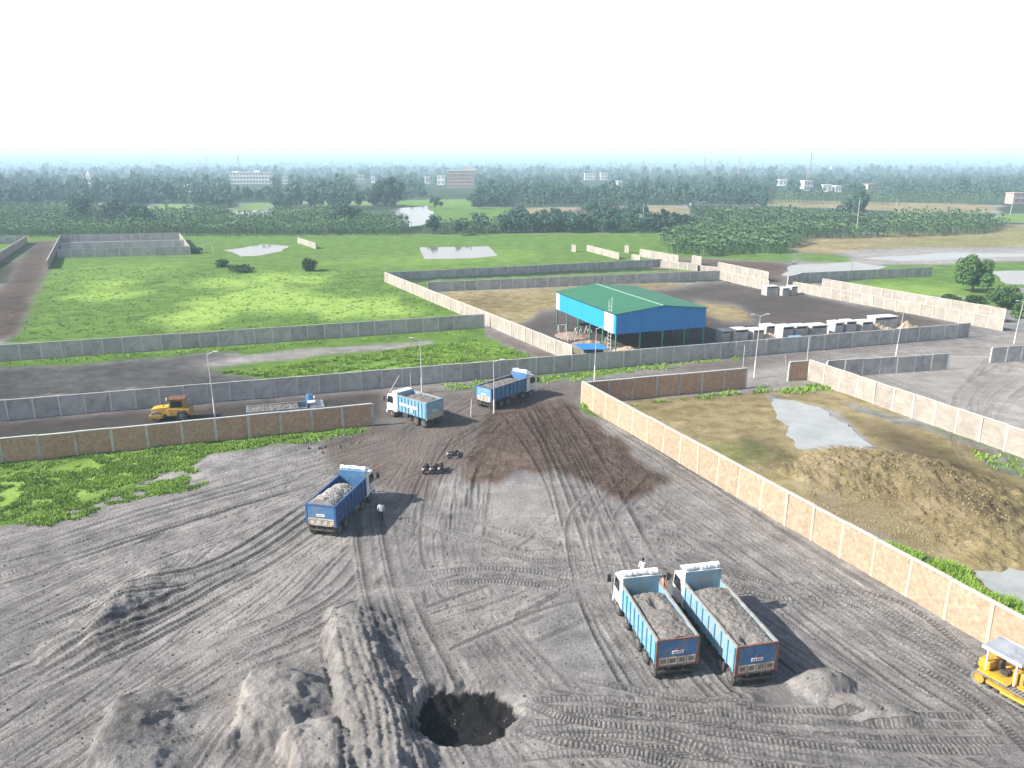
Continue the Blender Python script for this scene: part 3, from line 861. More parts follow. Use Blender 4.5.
# ------------------------------------------------------------------ boundary walls
def wall(label, a, b, h, style='grey', bay=2.8, lift=0.0, cope=True, group=None):
    ax, ay = P(*a) if len(a) == 2 else a[:2]
    bx, by = P(*b) if len(b) == 2 else b[:2]
    L = math.hypot(bx - ax, by - ay); n = max(1, round(L / bay)); s = L / n
    root = thing('boundary_wall', label, 'wall', (ax, ay, lift), math.atan2(by - ay, bx - ax), group)
    pm, qm, cm, th, pw, rec = {
        'grey': (M['grey_panel'], M['grey_post'], M['grey_cope'], .09, .20, 0.0),
        'cream': (M['cream_panel'], M['cream_post'], M['cream_post'], .10, .22, 0.0),
        'brick': (M['brick'], M['sand_post'], M['cream_post'], .22, .26, 0.0),
        'brown': (M['brown_brick'], M['concrete'], M['grey_cope'], .22, .28, 0.0)}[style]
    mb = MB()
    if style in ('grey', 'cream'):
        k = 5                                     # stacked precast planks with a narrow joint
        for i in range(k):
            mb.bb(pw / 2 - .02, s - pw / 2 + .02, -th / 2, th / 2, h * i / k + .006 - (.15 if i == 0 else 0), h * (i + 1) / k - .006)
    else:
        mb.bb(pw / 2 - .02, s - pw / 2 + .02, -th / 2, th / 2, -.2, h)
    panel = mb.mesh('panel', pm)
    post = MB().bb(-pw / 2, pw / 2, -pw / 2 - .012, pw / 2 + .012, -.3, h + (.10 if not cope else .02)).mesh('post', qm)
    for i in range(n):
        o = link('panel', panel, root, (i * s, 0, random.uniform(-.02, .02)), (random.gauss(0, .012), 0, random.gauss(0, .003)))
    for i in range(n + 1):
        link('post', post, root, (i * s, 0, random.uniform(-.05, .04)), (random.gauss(0, .014), random.gauss(0, .012), 0))
    if cope:
        c = MB(); cw = th + .10
        for i in range(n):
            dz = random.uniform(-.03, .03)
            c.bb(i * s + .01, (i + 1) * s - .01, -cw / 2, cw / 2, h + .021 + dz, h + .11 + dz)
        c.build('coping', cm, root)
    return root


wall('long grey precast wall crossing the whole view behind the trucks', (-160, 434.5), (968, 337), 2.45, 'grey', 2.8)
wall('grey precast wall between the big meadow and the narrow grass strip', (-160, 372.5), (484, 327.5), 2.5, 'grey', 2.9)
wall('cream wall running diagonally from the meadow towards the blue shed', (385, 282), (572, 362), 2.5, 'cream', 2.6)
wall('grey wall along the near edge of the open meadow, behind another grey wall', (388, 280.5), (661, 266.5), 2.1, 'grey', 3.0)
wall('grey wall behind the shed, nearer of two parallel grey walls', (428, 292), (720, 279.5), 2.3, 'grey', 3.0)
wall('sunlit orange brick wall along the right side of the ash yard', (582, 404.5), (1088, 704), 3.0, 'brick', 3.1)
wall('brown brick wall in shade joining the corner of the orange brick wall', (583.5, 404), (745, 388), 2.8, 'brown', 3.3)
wall('brown brick wall with grey posts left of the yard entrance', (-160, 480), (373, 425), 2.6, 'brown', 3.4)
wall('tall pale wall beside the dry plot with the mud pond', (808, 380), (1160, 508), 2.9, 'cream', 3.0)
wall('short brown brick wall stub at the end of the pale wall', (788, 381), (806, 379.5), 2.7, 'brown', 2.9)
wall('short grey wall standing on the pale sandy yard behind the pale wall', (826, 377.5), (947, 369.5), 2.4, 'grey', 2.9)
wall('grey wall with white end post at the right edge of the sandy yard', (990, 363), (1150, 353), 2.4, 'grey', 2.9)
wall('long cream wall with stained panels closing the shed yard on the right', (793, 291.5), (1002, 331), 2.3, 'cream', 2.9)
wall('taller cream wall just behind the stained cream wall', (822, 289.5), (1004, 322.5), 2.6, 'cream', 2.9)
wall('grey wall out in the flooded field behind the cream walls', (799, 282.5), (931, 276), 2.4, 'grey', 3.0)
wall('short cream return wall at the left end of the field wall', (787, 287), (800, 284), 2.6, 'cream', 2.8)
# loose runs of cream wall behind the shed yard
wall('cream wall run standing alone beside the meadow track', (587, 251), (619, 259.5), 2.0, 'cream', 3.0)
wall('single cream wall panel standing on the meadow', (572, 251.5), (575.5, 252), 2.3, 'cream', 2.6)
wall('single cream wall panel beside the dark track', (625, 252.5), (628.5, 253), 2.4, 'cream', 2.6)
wall('low cream wall piece at the end of the far grey wall', (632, 259.5), (640, 261), 1.6, 'cream', 3.0)
wall('cream wall run in front of the tall plantation', (640, 256.5), (678, 263.5), 2.4, 'cream', 3.0)
wall('lower cream wall continuing from the end of the far grey wall', (661, 267.5), (697, 271), 2.0, 'cream', 3.0)
wall('square cream wall panel rising above its neighbours', (692, 264), (701, 265.5), 2.6, 'cream', 3.0)
wall('low broken cream wall beside the square panel', (696, 270.5), (719, 273), 1.5, 'cream', 3.0)
wall('cream wall with gaps behind the concrete blocks, farther run', (718, 271), (768, 282), 2.5, 'cream', 3.0)
wall('cream wall with gaps behind the concrete blocks, nearer run', (719, 279.5), (768, 291), 2.4, 'cream', 3.0)
# walled plots at the upper left
wall('far grey wall of the empty plot beside the dirt road', (61, 242), (180, 239.5), 2.6, 'grey', 3.5)
wall('near grey wall of the empty plot beside the dirt road', (59, 258), (190, 254.5), 2.7, 'grey', 3.5)
wall('middle grey cross wall inside the empty plot beside the dirt road', (62, 249.5), (184, 246.5), 2.2, 'grey', 3.5)
wall('short cream end wall closing the empty plot towards the meadow', (180, 240), (190.5, 254.5), 2.6, 'cream', 3.2)
wall('cream wall between the empty plot and the dirt road', (48, 269), (61, 242), 2.4, 'cream', 3.2)
wall('cream wall on the far side of the dirt road at the picture edge', (-60, 300), (27, 243), 2.5, 'cream', 3.2)
wall('grey wall at the far end of the leftmost plot', (-60, 246.5), (26, 242.5), 2.5, 'grey', 3.4)
wall('grey wall across the leftmost plot, nearer one', (-60, 262), (8, 257), 2.3, 'grey', 3.4)
wall('short cream wall lying out in the flooded part of the meadow', (298, 243), (316, 249), 2.0, 'cream', 3.0)

# ------------------------------------------------------------------ the blue shed
fl = P(615, 353); fr = P(704, 345)
SHW = math.hypot(fr[0] - fl[0], fr[1] - fl[1]); SHD = 24.5; EAVE, RIDGE, CLAD = 6.4, 7.3, 3.1
shed = thing('storage_shed', 'large open sided shed with green gable roof and blue cladding on steel posts', 'shed', (fl[0], fl[1], 0), math.atan2(fr[1] - fl[1], fr[0] - fl[0]))
OV = .35
for y0, side in ((0, -1), (0, 1)):
    m_ = MB()
    x0, x1 = (-OV, SHW / 2) if side < 0 else (SHW / 2, SHW + OV)
    z0, z1 = (EAVE - .03, RIDGE) if side < 0 else (RIDGE, EAVE - .03)
    V = [(x0, -OV, z0 + .05), (x1, -OV, z1 + .05), (x1, SHD + OV, z1 + .05), (x0, SHD + OV, z0 + .05)]
    V += [(a, b, c + .06) for a, b, c in V]
    m_.add(V, [(0, 3, 2, 1), (4, 5, 6, 7), (0, 1, 5, 4), (1, 2, 6, 5), (2, 3, 7, 6), (3, 0, 4, 7)])
    m_.build('roof_sheet', M['roof_green'], shed)
rc = MB()
rc.add([(SHW / 2 - .25, -OV, RIDGE + .09), (SHW / 2, -OV, RIDGE + .17), (SHW / 2 + .25, -OV, RIDGE + .09), (SHW / 2 - .25, SHD + OV, RIDGE + .09), (SHW / 2, SHD + OV, RIDGE + .17), (SHW / 2 + .25, SHD + OV, RIDGE + .09)],
       [(0, 1, 4, 3), (1, 2, 5, 4), (0, 3, 5, 2)])
rc.build('ridge_cap', M['ridge_pale'], shed)
for y_, mt in ((0, M['clad_front']), (SHD, M['clad_front'])):
    g_ = MB().prism([(0.06, CLAD), (SHW - .06, CLAD), (SHW - .06, EAVE - .02), (SHW / 2, RIDGE - .03), (.06, EAVE - .02)], y_ - .03, y_ + .03)
    g_.build('gable_cladding', mt, shed)
for x_ in (0, SHW):
    for a, b, mt in ((0.04, .9, 'clad_side'), (.9, 4.2, 'clad_pale'), (4.2, SHD - 1.6, 'clad_side'), (SHD - 1.6, SHD - .04, 'clad_pale')):
        MB().bb(x_ - .03, x_ + .03, a, b - .005, CLAD - .02, EAVE - .02).build('side_cladding', M[mt], shed)
MB().bb(-.09, -.02, -.1, SHD + .1, EAVE - .2, EAVE - .05).build('gutter', M['dark_metal'], shed)
for x_ in (.16, SHW * .27, SHW * .52, SHW * .77, SHW - .16):
    for y_ in ((.18, SHD - .18) if .2 < x_ < SHW - .2 else (.18, SHD * .2, SHD * .4, SHD * .6, SHD * .8, SHD - .18)):
        MB().bb(x_ - .10, x_ + .10, y_ - .10, y_ + .10, -.1, EAVE - .15).build('post', M['green_steel'], shed)
for y_ in (SHD * .2, SHD * .4, SHD * .6, SHD * .8):
    tr_ = MB().tube((.2, y_, EAVE - .2), (SHW / 2, y_, RIDGE - .25), .07).tube((SHW / 2, y_, RIDGE - .25), (SHW - .2, y_, EAVE - .2), .07).tube((.2, y_, EAVE - .3), (SHW - .2, y_, EAVE - .3), .06)
    tr_.build('roof_truss', M['green_steel'], shed)

# tall scaffold ladder leaning at the shed corner
lx, ly = P(609, 350)
ld = thing('scaffold_ladder', 'tall thin pale scaffold ladder standing at the corner of the blue shed', 'ladder', (lx, ly, 0), R(-64))
for x_ in (-.42, .42): MB().tube((x_, 0, 0), (x_, 0, 8.6 + x_ * .6), .06).build('rail', M['pole_metal'], ld)
for k in range(12): MB().tube((-.42, 0, .5 + k * .62), (.42, 0, .5 + k * .62), .03, None, 6).build('rung', M['pole_metal'], ld)


def rubble_heap(pix, rx, ry, h, mat, label, seed, name='earth_heap'):
    n = 22; V = []; F_ = []
    x0, y0 = P(*pix)
    for j in range(n):
        for i in range(n):
            u, v = (i / (n - 1) * 2 - 1), (j / (n - 1) * 2 - 1)
            r = math.hypot(u, v) * (1 + .5 * (float(fbm(np.array([u * 3 + seed]), np.array([v * 3]), seed)[0]) - .5))
            z = max(0, 1 - r) ** .8 * h * (.7 + .7 * float(vnoise(np.array([u * 6 + seed]), np.array([v * 6]), seed + 3)[0]))
            V.append((u * rx, v * ry, z - .06))
    for j in range(n - 1):
        for i in range(n - 1): F_.append((j * n + i, j * n + i + 1, (j + 1) * n + i + 1, (j + 1) * n + i))
    o = link(name, new_mesh(name, V, F_, [mat]), None, (x0, y0, 0), (0, 0, R(18)))
    return tag(o, label, 'heap')


M['earth'] = weathered('loose_earth', (.22, .16, .12), (.34, .26, .20), 1.2, .95, .1, (.15, .11, .09), 0.05, .8)
M['sandy'] = weathered('sandy_earth', (.42, .32, .22), (.56, .45, .33), 1.2, .95, .1, (.30, .24, .18), 0.05, .8)
rubble_heap((590, 345), 4.2, 3.0, .8, M['earth'], 'low heap of reddish earth under the left side of the blue shed', 3)
rubble_heap((572, 336), 3.2, 3.4, .7, M['earth'], 'low brown earth heap near the back left post of the shed', 5)
rubble_heap((628, 350), 3.0, 1.6, .6, M['sandy'], 'small tan heap in front of the blue shed gable', 6)
rubble_heap((768, 340), 2.6, 1.6, 1.2, M['sandy'], 'sandy heap in the row of concrete boxes, left one', 8)
rubble_heap((876, 332), 5.0, 2.0, 1.6, M['sandy'], 'long sandy heap at the right end of the concrete boxes', 9)
rubble_heap((905, 330), 3.4, 2.0, 1.7, M['sandy'], 'rounded sandy heap beside the last concrete box', 12)
rubble_heap((848, 345), 2.5, 1.2, .9, M['sandy'], 'small sandy heap behind the long grey wall', 14)
# timber trestles under the shed
for k, (px, py) in enumerate(((562, 332), (570, 341), (578, 335), (588, 333), (606, 346))):
    x_, y_ = P(px, py)
    tr = thing('trestle', ['pale trestle frame under the back corner of the shed', 'pale trestle frame beside the cream diagonal wall', 'pale trestle frame in the middle of the shed side', 'pale trestle frame deep under the shed roof', 'yellowish trestle frame beside the scaffold ladder'][k], 'trestle', (x_, y_, 0), R(20 + 13 * k))
    MB().bb(-.9, .9, -.08, .08, 1.25, 1.38).build('beam', M['white_conc'] if k < 4 else M['beige_frame'], tr)
    for sx in (-.75, .75):
        for sy in (-.4, .4): MB().tube((sx, sy, 0), (sx, sy * .1, 1.27), .05, None, 6).build('leg', M['white_conc'] if k < 4 else M['beige_frame'], tr)

# guard cabin behind the grey wall
kx, ky = P(593, 367)
kb = thing('guard_cabin', 'small dark cabin with flat bright blue roof behind the long grey wall', 'cabin', (kx, ky, 0), R(20))
MB().bb(-1.2, 1.2, -.9, .9, 0, 3.0).build('wall', M['dark_metal'], kb)
MB().bb(-.5, .3, -.93, -.902, 1.9, 2.7).build('window', M['glass'], kb)
MB().box((-.3, .1, 3.17), (4.6, 2.9, .08), (R(5), R(4), 0)).build('roof', M['clad_front'], kb)
for sx in (-2.3, 1.6):
    MB().tube((sx, -1.1, 0), (sx, -1.1, 3.05), .05).build('post', M['pole_metal'], kb)
# low blue shack among the boxes
kx, ky = P(808, 345)
kb = thing('low_shack', 'low shack with pale blue side and black sheet roof among concrete boxes', 'shack', (kx, ky, 0), R(20))
MB().bb(-3.6, 3.6, -1.0, 1.0, 0, 1.25).build('wall', M['cyan_paint'], kb)
MB().box((1.4, 0, 1.45), (4.6, 2.5, .1), (R(6), 0, 0)).build('roof', M['dark_metal'], kb)
MB().box((-2.2, 0, 1.43), (2.4, 2.5, .1), (R(6), 0, 0)).build('blue_sheet', M['cyan_paint'], kb)


def concrete_box(pix, w, dd, h, label, rz=18):
    x_, y_ = P(*pix)
    r = thing('concrete_box', label, 'concrete box', (x_, y_, 0), R(rz), 'precast boxes in the shed yard')
    th = .16
    s = MB().bb(-w / 2, -w / 2 + th, -dd / 2, dd / 2, 0, h).bb(w / 2 - th, w / 2, -dd / 2, dd / 2, 0, h).bb(-w / 2 + th, w / 2 - th, dd / 2 - th, dd / 2, 0, h).bb(-w / 2 + th, w / 2 - th, -dd / 2, -dd / 2 + th, 0, h * .86)
    s.build('shell', M['concrete'], r)
    MB().bb(-w / 2 - .06, w / 2 + .06, -dd / 2 - .06, dd / 2 + .06, h + .003, h + .17).build('lid', M['white_conc'], r)
    return r


S_ = 700, 280, 4.876
def C6(X, Y): return (S_[0] + X / S_[2], S_[1] + Y / S_[2])
for X0, X1, Y1, hh_, lab in [
    (85, 138, 300, 2.0, 'grey concrete box standing closest to the shed gable'),
    (145, 222, 300, 2.2, 'concrete box with white lid, second from the shed gable'),
    (236, 296, 296, 2.0, 'concrete box with white lid left of a lamp post'),
    (294, 360, 275, 2.0, 'concrete box set slightly back beside the lamp post'),
    (372, 438, 296, 2.6, 'tall concrete box beside the low blue shack'),
    (440, 508, 290, 2.5, 'concrete box right behind the pale blue shack side'),
    (512, 604, 284, 2.4, 'wide concrete box behind the black shack roof'),
    (626, 680, 272, 2.5, 'concrete box right of the shack, left one of a joined pair'),
    (684, 742, 266, 2.5, 'concrete box right of the shack, right one of a joined pair'),
    (760, 824, 262, 2.3, 'concrete box left of the long white slab topped box'),
    (812, 950, 246, 2.6, 'long concrete box with a wide white slab on top'),
    (306, 372, 72, 2.0, 'pale concrete box alone behind the yard near the gapped wall'),
    (384, 424, 74, 1.7, 'small pale concrete box in front of the cream wall end'),
    (428, 462, 70, 1.9, 'grey concrete box touching the cream wall end'),
]:
    px, py = C6((X0 + X1) / 2, Y1)
    zc = HCAM / (_sp + (py - 384) / FPX * _cp)
    concrete_box((px, py), (X1 - X0) / S_[2] * zc / FPX * .93, 2.2, hh_, lab, 17 + random.uniform(-4, 4))

# ------------------------------------------------------------------ poles and lamps
def street_lamp(base, top, label, arms=1, side=1):
    bx, by = P(*base); zc = HCAM / (_sp + (base[1] - 384) / FPX * _cp)
    h = (base[1] - top[1]) * zc / FPX / .965
    top = (base[0] + (base[0] - 512) * .004, top[1])
    r = thing('street_lamp', label, 'street lamp', (bx, by, gz(bx, by)), R(random.uniform(-8, 8)), 'lamp posts along the access road')
    MB().tube((0, 0, 0), (0, 0, h * .28), .11, .10, 10).build('base_tube', M['white_conc'], r)
    MB().tube((0, 0, h * .28), ((top[0] - base[0]) * zc / FPX, 0, h), .06, .04, 8).build('pole', M['pole_metal'], r)
    tx = (top[0] - base[0]) * zc / FPX
    for k in range(arms):
        sg = side if k == 0 else -side
        MB().tube((tx, 0, h - .1), (tx + sg * .8, 0, h + .2), .04, None, 6).build('arm', M['pole_metal'], r)
        hd = MB().box((tx + sg * 1.1, 0, h + .23), (.6, .24, .09)).build('lamp_head', M['pole_metal'], r, .02)
        MB().box((tx + sg * 1.12, 0, h + .165), (.4, .18, .03)).build('lens', M['lamp_glass'], hd)
    return r


def utility_pole(base, top, label, group=None, r0=.13, bars=1, name='utility_pole', mat='wood_pole'):
    bx, by = P(*base); zc = HCAM / (_sp + (base[1] - 384) / FPX * _cp)
    h = (base[1] - top[1]) * zc / FPX / .97; tx = (top[0] - base[0]) * zc / FPX
    r = thing(name, label, 'pole', (bx, by, 0), R(15), group)
    MB().tube((0, 0, -.2), (tx, 0, h), r0, r0 * .7, 8).build('pole', M[mat], r)
    for k in range(bars): MB().box((tx * .95, 0, h * .95 - k * .8), (1.8, .12, .12)).build('crossarm', M[mat], r)
    return r


street_lamp((215, 417), (211.5, 354), 'lamp post behind the left brown wall beside the yellow roller', 1, 1)
street_lamp((422, 393), (421, 340), 'lamp post standing in front of the grey wall behind the white cab truck', 1, -1)
street_lamp((494, 414), (496, 361), 'lamp post in front of the tail of the truck facing right', 1, 1)
street_lamp((594.5, 380), (595.5, 329), 'lamp post in front of the small blue roofed cabin', 1, 1)
street_lamp((754, 378), (756, 317), 'double armed lamp post right of the shaded brown wall', 2, 1)
street_lamp((896, 356), (897.5, 314), 'lamp post beside the long grey wall near its right end', 1, -1)
street_lamp((1014, 344), (1017, 303), 'lamp post at the right edge behind the far grey wall', 1, -1)
utility_pole((389, 392), (400, 376), 'short leaning post behind the white cab truck', None, .06, 0, 'leaning_post', 'pole_metal')
utility_pole((411, 393), (411, 372), 'thin upright post between truck cab and lamp post', None, .05, 0, 'thin_post', 'pole_metal')
utility_pole((471, 416), (472, 399), 'grey stub post beside the rear of the truck facing right', None, .12, 0, 'stub_post', 'concrete')
utility_pole((743, 367), (743, 345), 'thin post at the far end of the shaded brown wall', None, .05, 0, 'thin_post', 'pole_metal')
utility_pole((807, 362), (806.5, 337), 'thin post rising behind the short brown wall stub', None, .06, 0, 'thin_post', 'pole_metal')
utility_pole((786, 363), (784, 355), 'short bent post at the left end of the brown wall stub', None, .05, 0, 'leaning_post', 'pole_metal')
GP = 'power poles across the far fields'
for bs, tp, lb in [((856, 236), (855.5, 199), 'tall pale power pole beside the dense dark tree in the fields'), ((860, 217), (861, 203), 'shorter power pole just behind the tallest field pole'),
                   ((895, 218), (895, 200), 'pale power pole in front of the tan field'), ((1010, 215), (1011, 198), 'power pole at the far right of the plantation'),
                   ((947, 214), (947, 203), 'thin power pole on the tan field right of the others'), ((643, 221), (643, 204), 'power pole rising above the low tree row behind the meadow'),
                   ((662, 220), (662, 206), 'power pole right of the one above the low tree row'), ((774, 214), (774, 202), 'power pole at the left end of the tan field'),
                   ((609, 219), (609, 209), 'small power pole on the brown field'), ((206, 253), (205, 242), 'lone post standing in the flooded corner of the meadow'),
                   ((214, 253), (213, 244), 'second lone post in the flooded corner of the meadow')]:
    utility_pole(bs, tp, lb, GP, .22, 1)

# ------------------------------------------------------------------ far buildings and masts
M['far_white'] = weathered('white_render', (.66, .66, .64), (.78, .78, .76), .15, .8, .2, None, .05)
M['far_pink'] = weathered('pink_render', (.46, .32, .27), (.54, .39, .33), .15, .8, .2, None, .05)
M['far_dark'] = NT('dark_opening').done((.27, .28, .29), .4, .3)


def block(pix, w, h, dp, floors, cols, mat, label, rz=0, cat='building', roofmat=None, extra=None):
    x_, y_ = P(*pix)
    r = thing('apartment_block' if floors > 1 else 'village_house', label, cat, (x_, y_, 0), R(rz))
    body = MB().bb(-w / 2, w / 2, 0, dp, -.3, h).build('wall', M[mat], r)
    MB().bb(-w / 2 - .4, w / 2 + .4, -.4, dp + .4, h + .003, h + .55).build('roof', M[roofmat or mat], r)
    fh = h / floors
    for f in range(floors):
        for c in range(cols):
            cw = w / cols
            MB().bb(-w / 2 + c * cw + cw * .22, -w / 2 + (c + 1) * cw - cw * .22, -.06, .05, f * fh + fh * .28, f * fh + fh * .78).build('window', M['far_dark'], r)
        if floors > 1 and f: MB().bb(-w / 2, w / 2, -.5, -.004, f * fh - .15, f * fh + .15).build('ledge', M[mat], r)
    if extra:
        for (a, b, c) in extra: MB().bb(a, b, dp * .3, dp * .7, h + .56, h + c).build('stair_tower', M[mat], r)
    return r


block((251, 184), 56, 15.5, 18, 3, 13, 'far_white', 'long white three storey building above the woods on the left', 4, 'building', None, [(4, 12, 3.0), (-26, -18, 2.0)])
block((461, 188), 32, 20, 18, 5, 8, 'far_pink', 'pinkish five storey block above the woods in the middle', 3, 'building', 'far_white', [(2, 12, 4.0)])
for pix, w, h, f_, c_, mt, lb in [
    ((285, 184), 9, 11, 2, 2, 'far_white', 'small pale house right of the long white building'),
    ((361, 183), 13, 13, 2, 3, 'far_white', 'white house half hidden in woods, between the white and pink buildings'),
    ((373, 183), 6, 11, 1, 1, 'far_white', 'tiny white house just right of the half hidden white house'),
    ((441, 185), 12, 14, 2, 2, 'far_white', 'white house beside the left end of the pink block'),
    ((428, 184), 9, 12, 1, 2, 'far_white', 'low white house left of the pink block'),
    ((590, 180), 22, 13, 2, 4, 'far_white', 'pale house in the woods behind the middle fields'),
    ((604, 180), 14, 14, 2, 3, 'far_white', 'taller pale house adjoining the middle woods house'),
    ((620, 188), 7, 9, 1, 1, 'far_white', 'tiny white hut in front of the middle woods'),
    ((808, 191), 12, 12, 2, 3, 'far_white', 'white house at the foot of the tall radio mast'),
    ((827, 192), 11, 8, 1, 2, 'far_white', 'low white house right of the radio mast'),
    ((838, 192), 7, 7, 1, 2, 'far_white', 'small white shed at the end of the low white house'),
    ((873, 192), 15, 9, 1, 3, 'far_pink', 'pinkish flat roofed house on the right before the woods'),
    ((1019, 204), 12, 9, 2, 2, 'far_pink', 'pale pink house at the right edge of the picture'),
    ((783, 186), 12, 9, 1, 2, 'far_white', 'grey white house in the woods left of the radio mast'),
    ((188, 192), 8, 8, 1, 2, 'far_white', 'pale hut among the trees on the far left'),
    ((647, 172), 40, 20, 2, 5, 'far_white', 'distant pale building near the horizon in the middle'),
    ((836, 172), 40, 20, 2, 4, 'far_white', 'distant pale building near the horizon on the right'),
]: block(pix, w * .85, h * .85, 9, f_, c_, mt, lb, random.uniform(-8, 14), 'house')
# white shrine with a spire in the far left woods
x_, y_ = P(90, 184)
sh = thing('shrine', 'small white shrine with a pointed spire above the left woods', 'shrine', (x_, y_, 0))
MB().bb(-3, 3, -3, 3, 0, 14).build('wall', M['far_white'], sh)
MB().tube((0, 0, 14), (0, 0, 19), 2.4, .2, 8).build('spire', M['far_white'], sh)
MB().bb(-1, 1, -3.05, -2.9, 6, 11).build('opening', M['far_dark'], sh)


def mast(pix, h, w0, label, k=9, rr=.22):
    x_, y_ = P(*pix)
    r = thing('radio_mast', label, 'mast', (x_, y_, 0), R(20))
    legs = [(-1, -1), (1, -1), (1, 1), (-1, 1)]
    w = lambda z: w0 * (1 - .8 * z / h)
    for sx, sy in legs: MB().tube((sx * w0, sy * w0, 0), (sx * w0 * .2, sy * w0 * .2, h), rr, rr * .7, 5).build('leg', M['far_pink'], r)
    b = MB()
    for i in range(k):
        z0, z1 = h * i / k, h * (i + 1) / k
        for q in range(4):
            a, c = legs[q], legs[(q + 1) % 4]
            b.tube((a[0] * w(z0), a[1] * w(z0), z0), (c[0] * w(z1), c[1] * w(z1), z1), rr * .5, None, 4)
            b.tube((c[0] * w(z1), c[1] * w(z1), z1), (a[0] * w(z1), a[1] * w(z1), z1), rr * .45, None, 4)
    b.build('bracing', M['far_pink'], r)
    MB().tube((0, 0, h), (0, 0, h + 4), .15, .1, 6).build('antenna', M['pole_metal'], r)
    for q in range(3): MB().bb(-w(h) - .4, w(h) + .4, -.4, .4, h - 2.5 - q * 3, h - 1.0 - q * 3).build('panel_antenna', M['far_white'], r)
    return r


mast((808, 187), 40, 2.6, 'tall radio mast above the woods on the right, nearest of the masts')
mast((738, 178), 42, 2.6, 'radio mast left of the tallest one, rising over the horizon')
mast((703, 180), 36, 2.0, 'thin radio mast over the middle woods', 8, .18)
mast((240, 180), 41, 2.6, 'radio mast just behind the long white building')
mast((208, 178), 42, 1.2, 'very thin mast left of the long white building', 8, .16)

# ------------------------------------------------------------------ tipper trucks
def make_wheel(parent, x, y, rad=.52, wid=.30, dual=False):
    tw = wid * (2.05 if dual else 1)
    ty = link('wheel', MB().tube((0, -tw / 2, 0), (0, tw / 2, 0), rad, None, 20).mesh('wheel', M['rubber'], .05), parent, (x, y, rad))
    s = 1 if y > 0 else -1
    MB().tube((0, s * (tw / 2 - .05), 0), (0, s * (tw / 2 + .015), 0), rad * .58, rad * .5, 14).build('rim', M['rim'], ty)
    MB().tube((0, s * (tw / 2), 0), (0, s * (tw / 2 + .07), 0), .13, .11, 8).build('hub', M['rim'], ty)
    return ty


